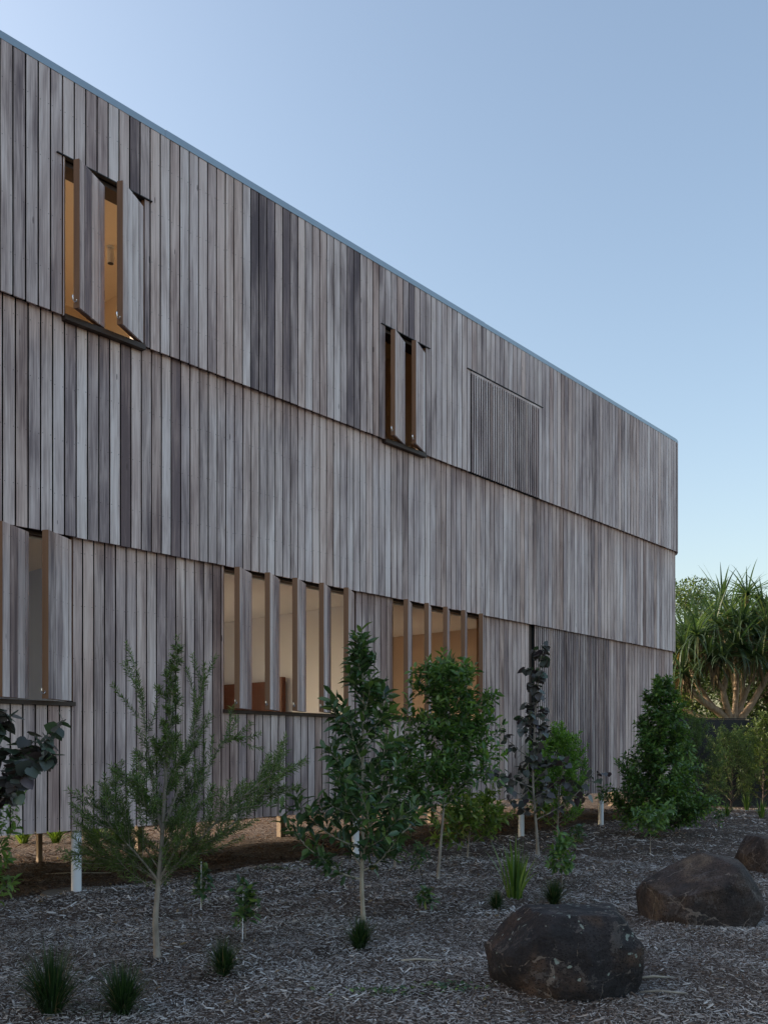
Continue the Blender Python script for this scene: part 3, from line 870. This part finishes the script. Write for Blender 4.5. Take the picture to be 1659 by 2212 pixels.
# extra twigs on the long limbs are part of the same tree: grown as limbs of their own
# 2. cream-trunked broad-leaf tree
b = gbase(785, 1990)
T = smooth_path(trunk_from(b, [(780, 1900, 0), (785, 1800, 0), (782, 1690, 0), (786, 1560, 0), (784, 1450, 0), (779, 1362, 0)]), 18)
plant("broadleaf_tree", "young tree with cream trunk and large dark glossy leaves, tallest mid-picture", "tree", b, [T], 32, .15, .93,
      lambda t: .64 * (1 - t) ** .8 + .12, lambda h: 6 + 54 * h, .140, .050, LF_DARK, BK_CREAM, 'lance', twigs=5, twigL=.42, spacing=.021, r0=.024, upb=.7, uptw=.6, leaf_out=.62, start=.3, var=(.5, 1.3))
# 3. mid-green tree to its right
b = gbase(946, 1900)
T = smooth_path(trunk_from(b, [(952, 1820, 0), (962, 1700, 0), (972, 1580, 0), (970, 1450, 0)]), 16)
plant("bushy_tree", "bushy mid-green young tree standing before the right-hand shuttered window", "tree", b, [T], 34, .36, .96,
      lambda t: .40 * math.sin(math.pi * min(1, .32 + .68 * t)) ** .7 + .28, lambda h: 14 + 30 * h, .115, .042, LF_MID, BK_GREY, 'lance', twigs=8, twigL=.5, spacing=.019, var=(.5, 1.3), r0=.022, upb=.6, uptw=.6, leaf_out=.6)
b = gbase(853, 1875)
T = smooth_path(trunk_from(b, [(857, 1800, 0), (868, 1690, 0), (876, 1590, 0)]), 12)
plant("slim_tree", "slim dark-leaved sapling between the cream-trunked tree and the bushy mid-green tree", "tree", b, [T], 18, .30, .95,
      lambda t: .42 * (1 - t) + .2, 26, .13, .046, LF_DARK, BK_GREY, 'lance', twigs=6, twigL=.45, spacing=.022, r0=.016, upb=.5, leaf_out=.6)
# 4. low yellow-green shrub
b = gbase(1010, 1852)
T = smooth_path(trunk_from(b, [(1012, 1815, 0), (1020, 1770, 0), (1030, 1740, 0)]), 8)
plant("yellowish_shrub", "low spreading shrub with yellow-green leaves under the bushy mid-green tree", "shrub", b, [T], 20, .15, .95,
      lambda t: .66 * (1 - .4 * t), 24, .12, .045, LF_YEL, BK_GREY, 'lance', twigs=7, twigL=.42, spacing=.024, r0=.014, upb=.6, leaf_out=.6)
# 5. purple-leaved tree
b = gbase(1162, 1848)
T = smooth_path(trunk_from(b, [(1158, 1780, 0), (1150, 1700, 0), (1153, 1600, 0), (1158, 1500, 0), (1172, 1392, 0)]), 16)
plant("purple_leaved_tree", "thin upright tree with dark purple heart-shaped leaves before the batten screen", "tree", b, [T], 30, .20, .97,
      lambda t: .74 * (1 - t) ** 1.4 + .16, lambda h: 6 + 38 * h, .12, .115, LF_PURP, BK_GREY, 'heart', twigs=4, twigL=.45, spacing=.075, var=(.4, 1.4), r0=.026, upb=.5, leaf_out=.8, droop=.45)
# 6. bright green bush behind it
b = gbase(1205, 1812)
T = smooth_path(trunk_from(b, [(1205, 1760, 0), (1210, 1680, 0), (1205, 1600, 0)]), 10)
plant("bright_green_shrub", "bright lime-green bushy shrub behind the purple-leaved tree", "shrub", b, [T], 40, .12, .96,
      lambda t: .62 * math.sin(math.pi * (.28 + .65 * t)) + .16, lambda h: 22 + 30 * h, .085, .03, LF_BRIGHT, BK_GREY, 'diamond', twigs=8, twigL=.5, spacing=.014, r0=.02, upb=.6, uptw=.7, leaf_out=.5)
# 7. dense conical tree at the house corner
b = gbase(1424, 1806)
T = smooth_path(trunk_from(b, [(1424, 1740, 0), (1426, 1600, 0), (1428, 1466, 0)]), 14)
plant("conical_tree", "dense deep-green conical tree standing at the rounded corner of the house", "tree", b, [T], 92, .04, .97,
      lambda t: .92 * (1 - t) ** .75 * (.55 + .45 * min(1, t * 4 + .3)) + .16, lambda h: 12 + 36 * h, .105, .046, LF_MID, BK_DARK, 'diamond', twigs=11, twigL=.40, spacing=.019, var=(.6, 1.25), r0=.03, upb=.5, uptw=.5, leaf_out=.65)
# sapling in front of it
b = gbase(1405, 1848)
T = smooth_path(trunk_from(b, [(1405, 1800, 0), (1404, 1765, 0)]), 8)
plant("leafy_sapling", "small leafy sapling at the foot of the conical tree", "sapling", b, [T], 14, .3, .95, lambda t: .38, 30, .11, .042, LF_MID, BK_GREY, 'lance', twigs=3, twigL=.5, spacing=.03, r0=.008)

# 8. shrubs along the right end
for (x, y, xt, yt, w, mat, tp, lw, lab, nb, sp) in [
        (1510, 1762, 1500, 1560, .75, LF_NEED, 'diamond', (.05, .010), "dark fine-leaved shrub just right of the conical tree", 40, .013),
        (1580, 1750, 1585, 1598, .95, LF_NEED, 'diamond', (.05, .010), "wide dark feathery shrub in front of the black wall", 46, .013),
        (1648, 1745, 1652, 1560, .75, LF_BG, 'diamond', (.07, .022), "pale leafy shrub catching sun at the right edge of the picture", 40, .016),
        (1560, 1738, 1545, 1560, .7, LF_NEED, 'diamond', (.06, .012), "dark shrub behind the feathery one, below the screw pine", 36, .014)]:
    b = gbase(x, y)
    T = smooth_path(trunk_from(b, [((x + xt) / 2, (y + yt) / 2, 0), (xt, yt, 0)]), 10)
    plant("garden_shrub", lab, "shrub", b, [T], nb, .06, .96, lambda t, w=w: w * math.sin(math.pi * (.28 + .62 * t)) + .1, lambda h: 25 + 30 * h, lw[0] * 1.6, lw[1] * 1.6, mat, BK_DARK, tp, twigs=7, twigL=.45, spacing=sp * 1.3, r0=.025, upb=.5, uptw=.5, leaf_out=.55, group="shrubs at the right end of the bed")

# 9. purple branch and green plant reaching in from the left edge
b = gbase(-60, 2150)
T = smooth_path(trunk_from(b, [(-62, 2000, 0), (-60, 1800, 0), (-50, 1650, 0), (-40, 1480, 0)]), 14)
ext = [smooth_path(np.array([np.array(at(x, y, b[1] + dd)) - b for x, y, dd in pts]), 9) for pts in
       ([(-58, 1800, 0), (10, 1700, .0), (70, 1635, .0), (125, 1570, 0)], [(-58, 1780, 0), (20, 1720, -.1), (80, 1640, -.1), (110, 1640, -.1)], [(-55, 1640, 0), (-20, 1590, 0), (10, 1540, 0)], [(-58, 1760, 0), (0, 1720, .1), (40, 1650, .1), (60, 1600, .1)])]
plant("purple_leaved_tree", "purple tree with round heart-shaped leaves reaching in from the left edge", "tree", b, [T], 10, .5, .95, lambda t: .24, 25, .10, .096, LF_PURP, BK_DARK, 'heart', twigs=3, twigL=.5, spacing=.030, xtw=6, xtl=.17, r0=.018, leaf_out=.8, droop=.35, extra=ext)
b = gbase(-12, 2040)
T = smooth_path(trunk_from(b, [(-12, 1950, 0), (-8, 1850, 0), (0, 1740, 0)]), 10)
plant("leafy_sapling", "light green sapling at the left edge below the purple leaves", "sapling", b, [T], 16, .3, .97, lambda t: .2, 35, .09, .034, LF_MID, BK_GREY, 'lance', twigs=3, twigL=.5, spacing=.022, r0=.01, tonef=lambda p, s: np.clip(rng.normal(.62, .15, len(p)), 0, 1))

# small saplings in the mulch
def stake(x0, y0, y1, b, label):
    mb = MB(); p = at(x0, y1, b[1] - .03)
    o = mb.tube([(0, 0, -.05), (.004, 0, (p.z - b[2]))], .0042, 8).build("plant_stake", WHITE); o.location = (p.x, p.y, b[2])
    tag(o, label, "stake", "thin plant stakes")
for (x, y, yt, w, mat, L, lab, n) in [
        (530, 2030, 1912, .13, LF_DARK, .07, "small staked sapling in the mulch right of the feathery tree", 14),
        (436, 1962, 1880, .11, LF_DARK, .07, "small dark sapling behind the feathery tree near the wall", 10),
        (918, 1968, 1928, .10, LF_DARK, .06, "tiny low seedling left of the strappy lily", 8),
        (1214, 1915, 1812, .22, LF_MID, .075, "loose thin sapling behind the two grass tufts near the lily", 16),
        (905, 1890, 1830, .16, LF_DARK, .06, "small dark seedling at the foot of the bushy mid-green tree", 9),
        (1245, 1840, 1790, .18, LF_DARK, .07, "small dark seedling under the bright lime-green shrub", 10),
        (1352, 1800, 1770, .2, LF_MID, .06, "low seedling left of the conical tree", 9),
        (1550, 1790, 1755, .15, LF_DARK, .06, "small seedling in front of the wide feathery shrub", 8)]:
    b = gbase(x, y)
    T = smooth_path(trunk_from(b, [(x, (y + yt) / 2, 0), (x + 4, yt, 0)]), 8)
    plant("small_sapling", lab, "sapling", b, [T], n, .2, .95, lambda t, w=w: w * (1 - .4 * t), 30, L * 1.35, L * .52, mat, BK_GREY, 'lance', twigs=3, twigL=.5, spacing=.021, r0=.006, group="small saplings in the mulch")
b = gbase(530, 2030); stake(524, 2030, 1930, b, "thin white stake beside the staked sapling near the feathery tree")
b = gbase(436, 1962); stake(434, 1962, 1862, b, "thin white stake in the small dark sapling by the wall")

# strappy grasses
def blades(name, label, cat, base, n, H, spread, W, mat, segs=5, curl=1.0, group=None, tone_mu=.4):
    root = empty(name, tuple(base)); tag(root, label, cat, group)
    az = rng.uniform(0, 2 * math.pi, n); lean = np.abs(rng.normal(0, .5, n)).clip(0, 1.15) * spread
    L = H * rng.uniform(.6, 1.12, n); p0 = np.stack([np.cos(az), np.sin(az), np.zeros(n)], 1) * (rng.uniform(0, .16, n) * H * .8)[:, None]
    hd = np.stack([np.cos(az), np.sin(az), np.zeros(n)], 1); sd = np.stack([-np.sin(az), np.cos(az), np.zeros(n)], 1)
    sd = unit(sd + hd * rng.normal(0, .6, (n, 1)))
    V = []; p = p0.copy(); a = lean * .45
    for k in range(segs + 1):
        t = k / segs
        w = W * (1 - t ** 1.8) * (.7 + .5 * min(t * 3, 1)) + .0004
        V += [p - sd * w / 2, p + sd * w / 2]
        a = a + lean * curl * (1.4 / segs) * (.4 + t)
        p = p + (hd * np.sin(a)[:, None] + np.array([0, 0, 1.0]) * np.cos(a)[:, None]) * (L / segs)[:, None]
    V = np.stack(V, 1); k = 2 * (segs + 1)
    q = (np.arange(n)[:, None, None] * k + np.array([(2 * i, 2 * i + 1, 2 * i + 3, 2 * i + 2) for i in range(segs)])[None]).reshape(-1, 4)
    tone = np.clip(rng.normal(tone_mu, .22, n), 0, 1)
    uv = np.repeat(np.stack([tone, np.zeros(n)], 1), k, 0)
    tone[rng.uniform(0, 1, n) < .06] = .995
    uv = np.repeat(np.stack([tone, np.zeros(n)], 1), k, 0)
    link("blades", mesh_np("blades", V.reshape(-1, 3), [q], mat, uv, smooth=True), root)
    return root
for (x, y, H, n, lab) in [
        (112, 2192, .36, 260, "large dark grass tuft in the bottom left corner"),
        (264, 2192, .29, 240, "dark grass tuft second from the left along the bottom edge"),
        (483, 2108, .23, 190, "small dark grass tuft right of the feathery tree's foot"),
        (778, 2052, .24, 210, "dark grass tuft at the foot of the cream-trunked tree"),
        (1072, 1966, .19, 150, "smallest dark grass tuft left of the strappy lily"),
        (1196, 1955, .26, 230, "dark grass tuft just behind the near boulder")]:
    blades("grass_tuft", lab, "grass tuft", gbase(x, y), n * 2, H * rng.uniform(.98, 1.12), rng.uniform(1.25, 1.6), .0062, LF_GRASS, 6, rng.uniform(.8, 1.2), "dark grass tufts in the mulch")
blades("strappy_lily", "bright green strappy lily with upright blades behind the near boulder", "plant", gbase(1113, 1943), 54, .62, .85, .026, LF_LILY, 7, .75)
for (x, y, H, lab) in [(1612, 1752, .5, "grassy clump below the sunny right-edge shrub"), (1570, 1765, .35, "low grassy clump in front of the wide feathery shrub"), (1645, 1768, .45, "grassy clump at the far right edge of the mulch")]:
    blades("grass_clump", lab, "grass clump", gbase(x, y), 60, H, .9, .016, LF_LILY, 5, 1.0, "grassy clumps at the right end of the bed", .25)
# sunlit tufts beyond the house, seen under its floor
for (x, y, lab) in [(120, 1822, "sunlit green tuft beyond the house, left of the thin stump"), (262, 1820, "sunlit green tuft beyond the house, right of the nearest white post"), (205, 1820, "sunlit green tuft beyond the house, behind the nearest white post"), (50, 1824, "sunlit green tuft beyond the house, furthest left")]:
    blades("sunlit_grass", lab, "grass tuft", gbase(x, y), 200, .42, 1.1, .022, LF_LILY, 4, 1.2, "sunlit tufts beyond the house", .6)

# low weeds flat on the mulch
for (x, y, lab) in [(975, 2140, "flat creeping weed patch at the bottom centre"), (820, 2148, "flat creeping weed patch left of the near boulder"), (600, 1880, "flat weed patch in front of the house's shadow")]:
    b = gbase(x, y)
    n = 70; p = np.stack([rng.normal(0, .13, n), rng.normal(0, .06, n), rng.uniform(.01, .035, n)], 1)
    root = empty("creeping_weed", tuple(b)); tag(root, lab, "weed", "creeping weeds in the mulch")
    link("leaves", leaf_mesh("leaves", p, np.concatenate([rng.normal(0, 1, (n, 2)), rng.uniform(0, .4, (n, 1))], 1), unit(np.array([0, 0, 1.0]) + rng.normal(0, .3, (n, 3))), rng.uniform(.02, .05, n), rng.uniform(.015, .03, n), LF_DARK, 'lance'), root)

n = 420
pt = scatter(n, 4.8, 15)
lp = np.stack([pt[:, 0], pt[:, 1], gz(pt[:, 0], pt[:, 1]) + rng.uniform(.015, .03, n)], 1)
tag(link("fallen_leaves", leaf_mesh("fallen_leaves", lp, np.concatenate([rng.normal(0, 1, (n, 2)), rng.normal(0, .25, (n, 1))], 1), unit(np.array([0, 0, 1.0]) + rng.normal(0, .4, (n, 3))), rng.uniform(.03, .075, n), rng.uniform(.014, .03, n), LF_DEAD, 'lance')),
    "small dry brown leaves scattered over the mulch", "leaf litter", kind="stuff")

# ------------------------------------------------------------------ boulders
def noise3(P, seed, oct_=4, f0=1.5):
    r = np.random.default_rng(seed); out = np.zeros(len(P)); a = 1.0; f = f0
    for _ in range(oct_):
        for k in range(5):
            w = unit(r.normal(0, 1, 3)) * f * r.uniform(.7, 1.4); out += a / 5 * np.sin(P @ w * 2 * math.pi / 1.6 + r.uniform(0, 6.28) + .8 * np.sin(P @ np.roll(w, 1) * 2.3))
        a *= .5; f *= 2.05
    return out
def boulder(label, centre, planes, mat, sharp=14.0, amp=.03, seed=1, rot=0.0, cuts=26, size=1.0):
    import bmesh
    bm = bmesh.new(); bmesh.ops.create_icosphere(bm, subdivisions=6, radius=1.0)
    V = np.array([v.co[:] for v in bm.verts]); V = unit(V)
    inv = np.zeros(len(V))
    for n_, d in planes:
        n_ = unit(np.array(n_, float)); inv += np.maximum(V @ n_ / d, 0) ** sharp
    rad = 1 / np.maximum(inv, 1e-9) ** (1 / sharp)
    P = V * rad[:, None]
    rr = np.random.default_rng(seed + 7)
    for _ in range(cuts):
        u_ = unit(rr.normal(0, 1, 3) * np.array([1, 1, .8]) + np.array([0, -.5, .1])); h_ = (P @ u_).max(); over = np.maximum(P @ u_ - h_ * rr.uniform(.86, .965), 0); P = P - over[:, None] * u_ * .96
    rid = np.abs(noise3(P, seed + 50, 4, 3.0)); chip_ = np.clip(noise3(P, seed + 80, 3, 2.2) - .25, 0, 1)
    fin = noise3(P, seed + 120, 3, 9.0)
    P = P * (1 + (amp * .22 * fin + amp * .7 * noise3(P, seed, 6, 1.6) + amp * .45 * rid - amp * 1.1 * chip_) / np.linalg.norm(P, axis=1))[:, None]
    for v, p in zip(bm.verts, P * size): v.co = p
    me = bpy.data.meshes.new("boulder"); bm.to_mesh(me); bm.free()
    me.materials.append(mat); me.polygons.foreach_set("use_smooth", np.ones(len(me.polygons), bool))
    o = link("boulder", me); o.location = centre; o.rotation_euler = (0, 0, rot)
    tag(o, label, "boulder", "boulders in the mulch")
    return o
RK1 = mat_rock("dark_veined_rock", (.024, .024, .027), (.036, .031, .033), (.11, .068, .046), .9, 0.3)
RK2 = mat_rock("brown_split_rock", (.035, .032, .034), (.070, .050, .042), (.16, .115, .082), .08, 2.1)
p = on_ground(1236, 2150)
boulder("near dark boulder with pale veins and lichen spots, at the bottom of the picture", (p.x, p.y + .12, .205),
        [((0, 0, 1), .315), ((-.75, -.1, .66), .37), ((-1, -.2, -.05), .455), ((-.8, -.3, -.65), .40), ((.75, -.1, .62), .44), ((1, 0, 0), .46), ((.9, -.2, -.4), .48), ((0, -1, .1), .34), ((.1, -.9, .55), .36), ((.35, -.8, -.5), .42), ((-.35, -.85, -.4), .36), ((0, 1, 0), .36), ((0, .8, .6), .4), ((0, 0, -1), .42), ((.45, -.75, .3), .40)], RK1, 110, .022, 3, size=.97)
p = on_ground(1538, 2000)
boulder("split-topped brown boulder behind and right of the near dark one", (p.x, p.y + .2, .185),
        [((-.42, -.25, .87), .28), ((.15, -.1, 1), .42), ((-1, -.2, -.1), .49), ((.9, -.1, .45), .50), ((1, 0, -.1), .53), ((-.1, -1, -.12), .38), ((.4, -.9, .0), .44), ((0, 1, 0), .42), ((0, 0, -1), .3), ((-.7, -.6, -.3), .45)], RK2, 110, .018, 9, size=.92)
p = on_ground(1690, 1880)
boulder("rusty boulder cut by the right edge of the picture", (p.x, p.y + .1, .16),
        [((0, 0, 1), .26), ((-.8, -.1, .6), .42), ((-1, 0, 0), .45), ((1, 0, .2), .5), ((0, -1, .1), .36), ((0, 1, 0), .4), ((0, 0, -1), .3)], RK2, 26, .024, 14)
p = on_ground(1012, 1752)
boulder("dark boulder beyond the house, seen under its floor", (p.x, p.y + 2, .25),
        [((0, 0, 1), .42), ((-.7, 0, .7), .42), ((-1, 0, 0), .42), ((.9, 0, .5), .42), ((1, 0, 0), .42), ((0, -1, 0), .4), ((0, 1, 0), .4), ((0, 0, -1), .4)], RK1, 12, .03, 21)

# loose sticks on the mulch
for (x, y, L, a, lab) in [(1420, 2118, .28, .05, "pale loose stick lying right of the near boulder"), (1432, 2150, .3, -.1, "brown loose stick lying right of the near boulder"), (910, 2080, .3, .02, "pale loose stick lying in the open mulch left of the near boulder"), (170, 1890, .8, .15, "thin bare stick lying under the house")]:
    b = gbase(x, y); o = MB()
    o.tube([(-L / 2, 0, .012), (-L * .1, .01, .022), (L / 2, -.01, .014)], [.008, .009, .006], 7)
    o = o.build("loose_stick", BK_CREAM if "pale" in lab else BK_GREY, smooth=True); o.location = tuple(b); o.rotation_euler = (0, 0, a); tag(o, lab, "stick", "loose sticks")

# ------------------------------------------------------------------ the far right: black wall, screw pine, trees
wl = empty("black_wall", (*at(1500, 1700, 25.0).xy, 0), R(4))
tag(wl, "plain black garden wall behind the shrubs at right", "wall")
for k in range(3):
    MB().box(k * 1.22 - 1.0, k * 1.22 + .212, 0, .06, -.1, 2.40 - .01 * k).build("wall_panel", BLACKM, wl)
MB().box(-1.02, 2.67, -.01, .07, 2.401, 2.43).build("coping", BLACKM, wl)

def pandanus(label, base, forks, heads, seed):
    root = empty("screw_pine", tuple(base)); tag(root, label, "tree")
    wood = []
    for pts, r in forks:
        P = smooth_path(np.array([np.array(at(x, y, base[1] + dd)) - base for x, y, dd in pts]), 12)
        k = np.arange(len(P)); wood.append((P, np.linspace(r * .74, r * .52, len(P)) * (1 + .04 * np.sin(k * 2.1))))
    link("trunk", tubes_mesh("trunk", wood, BK_PAND, 10), root)
    for (x, y, dd, n, H) in heads:
        n = int(n * 1.15); H = H * 1.12
        c = np.array(at(x, y, base[1] + dd)) - base
        az = rng.uniform(0, 6.28, n); el = np.arcsin(rng.uniform(-.55, .97, n))
        L = H * rng.uniform(.7, 1.15, n); hd = np.stack([np.cos(az), np.sin(az), np.zeros(n)], 1); sd = np.stack([-np.sin(az), np.cos(az), np.zeros(n)], 1)
        a = el.copy(); p = np.tile(c, (n, 1)) + hd * .03; segs = 7; V = []
        drop = rng.uniform(.35, 1.5, n) * np.cos(el).clip(.3, 1)
        W = .058 * rng.uniform(.75, 1.15, n)
        for k in range(segs + 1):
            t = k / segs; w = (W * (1 - t ** 2.2) * (.75 + .25 * min(1, 4 * t)) + .003)[:, None]
            nrm = -hd * np.sin(a)[:, None] + np.array([0, 0, 1.0]) * np.cos(a)[:, None]
            V += [p - sd * w / 2 + nrm * w * .22, p, p + sd * w / 2 + nrm * w * .22]
            a = a - drop / segs * (2.2 * t + .1)
            p = p + (hd * np.cos(a)[:, None] + np.array([0, 0, 1.0]) * np.sin(a)[:, None]) * (L / segs)[:, None]
        V = np.stack(V, 1); kk = 3 * (segs + 1)
        fq = [(3 * i + j, 3 * i + j + 1, 3 * i + j + 4, 3 * i + j + 3) for i in range(segs) for j in (0, 1)]
        q = (np.arange(n)[:, None, None] * kk + np.array(fq)[None]).reshape(-1, 4)
        tone = np.clip(rng.normal(.42, .2, n), 0, 1); uv = np.repeat(np.stack([tone, np.zeros(n)], 1), kk, 0)
        hd_o = link("leaf_rosette", mesh_np("leaf_rosette", V.reshape(-1, 3), [q], LF_PAND, uv, smooth=True), root)
        # dry leaves hanging under the head
        m = 12; az = rng.uniform(0, 6.28, m); pos = np.tile(c, (m, 1)) + np.stack([np.cos(az) * .07, np.sin(az) * .07, rng.uniform(-.15, 0, m)], 1)
        link("dry_leaves", leaf_mesh("dry_leaves", pos, np.stack([np.cos(az) * .35, np.sin(az) * .35, -np.ones(m)], 1), np.stack([np.cos(az), np.sin(az), np.full(m, .3)], 1), rng.uniform(.5, 1.0, m), np.full(m, .05), LF_DEAD, 'lance'), hd_o)
    return root
DP = 26.5
pb = np.array(at(1585, 1700, DP)); pb[2] = 0.0
forks = [([(1580, 1745, 0), (1578, 1640, 0), (1575, 1555, 0)], .26),
         ([(1575, 1560, 0), (1560, 1540, -.1), (1520, 1520, -.2), (1480, 1480, -.3), (1468, 1440, -.3)], .15), ([(1575, 1560, 0), (1540, 1530, .3), (1505, 1480, .4), (1492, 1440, .5)], .14),
         ([(1578, 1558, 0), (1565, 1510, -.3), (1562, 1490, -.3)], .14), ([(1562, 1492, -.3), (1540, 1460, -.5), (1530, 1430, -.6)], .10), ([(1562, 1492, -.3), (1572, 1450, -.4), (1590, 1400, -.5)], .11),
         ([(1585, 1560, 0), (1592, 1480, .2), (1588, 1400, .2), (1575, 1330, .3)], .12), ([(1590, 1560, 0), (1605, 1510, .3), (1632, 1450, .4), (1640, 1390, .4)], .12),
         ([(1595, 1560, 0), (1622, 1525, -.2), (1650, 1475, -.3), (1672, 1440, -.4)], .14), ([(1600, 1540, .2), (1605, 1480, .4), (1610, 1330, .6), (1615, 1290, .6)], .10), ([(1575, 1560, 0), (1520, 1555, .2), (1475, 1530, .4)], .13)]
heads = [(1478, 1395, -.6, 58, 1.2), (1505, 1372, -.7, 58, 1.2), (1474, 1455, -.7, 52, 1.1), (1545, 1345, -.4, 58, 1.15), (1605, 1345, -.3, 60, 1.15), (1660, 1355, -.5, 58, 1.15), (1560, 1420, -.9, 52, 1.0), (1466, 1425, -.3, 60, 1.25), (1492, 1400, .5, 62, 1.25), (1528, 1425, -.7, 66, 1.15), (1592, 1395, -.6, 70, 1.25), (1575, 1330, .3, 66, 1.25), (1642, 1380, .4, 66, 1.25), (1676, 1425, -.4, 60, 1.2), (1614, 1285, .6, 70, 1.05), (1560, 1300, 1.2, 55, 1.1), (1510, 1345, 1.0, 60, 1.15),
         (1650, 1310, 1.2, 60, 1.1), (1480, 1360, 1.4, 55, 1.1), (1630, 1420, -.8, 52, 1.05), (1690, 1340, .8, 55, 1.1), (1545, 1375, .6, 60, 1.15)]
pandanus("many-branched screw pine with arching strap leaves above the black wall", pb, forks, heads, 4)

def big_tree(label, x, D, h, w, mat, n, L, seed, cy=None, group="trees behind the screw pine"):
    p = at(x, 1700, D); base = np.array([p.x, p.y, 0.0])
    root = empty("leafy_tree", tuple(base)); tag(root, label, "tree", group)
    wood = [(smooth_path([[0, 0, -.1], [.1, 0, h * .3], [0, .1, h * .75]], 8), np.linspace(.16, .05, 8))]
    cl = []
    for k in range(46):
        t = rng.uniform(.12, 1); az = rng.uniform(0, 6.28); r = w * math.sqrt(max(0, 1 - (2 * t - 1.05) ** 2)) * rng.uniform(.45, 1.0)
        c = np.array([math.cos(az) * r, math.sin(az) * r, h * t * .93]); cl.append(c)
        wood.append((smooth_path([[0, 0, c[2] * .6], c * np.array([.5, .5, .85]), c], 5), np.linspace(.05, .012, 5)))
    cl = np.array(cl); idx = rng.integers(0, len(cl), n)
    off = unit(rng.normal(0, 1, (n, 3))) * (rng.uniform(0, 1, (n, 1)) ** .45) * np.array([.62, .62, .48]) * (w / 1.7)
    pos = cl[idx] + off; keep = pos[:, 2] > .1; pos = pos[keep]; off = off[keep]; n = len(pos)
    link("trunk", tubes_mesh("trunk", wood, BK_DARK, 6), root)
    link("crown", leaf_mesh("crown", pos, unit(off) + rng.normal(0, .5, (n, 3)), unit(np.array([0, 0, 1.0]) + rng.normal(0, .6, (n, 3))), L * rng.uniform(.6, 1.2, n), L * .4 * rng.uniform(.7, 1.2, n), mat, 'diamond', np.clip(rng.normal(.42, .2, n), 0, 1)), root)
big_tree("rounded leafy tree rising between the house corner and the screw pine", 1478, 29.5, 7.3, 1.8, LF_BG, 17000, .13, 1)
big_tree("dark leafy tree behind the screw pine at the right edge", 1660, 31.0, 6.6, 2.5, LF_BG, 17000, .13, 2)
big_tree("low dark tree behind the middle of the screw pine", 1570, 31.5, 6.3, 2.4, LF_BG, 17000, .13, 3)
big_tree("leafy tree beyond the right edge beside the screw pine", 1760, 30.0, 6.2, 2.3, LF_BG, 14000, .13, 4)

big_tree("leafy tree added behind the rounded house corner to shade the right-hand bed, mostly hidden", 1412, 27.5, 4.6, 1.9, LF_BG, 12000, .13, 5)  # added to keep the sun off the ground by the right-hand shrubs

# sunlit pavers beyond the house, seen under its floor
pv = empty("paved_path", (*house_xy(8.2, 7.2), 0.0), house.rotation_euler[2])
tag(pv, "sunlit strip of pale pavers beyond the house, seen under its floor", "path")
for i in range(14):
    for j in range(2):
        MB().box(-4.2 + i * .6, -4.2 + i * .6 + .585, j * .6, j * .6 + .585, .02, .075 + .003 * ((i * 7 + j * 3) % 3)).build("paver", CONC, pv)
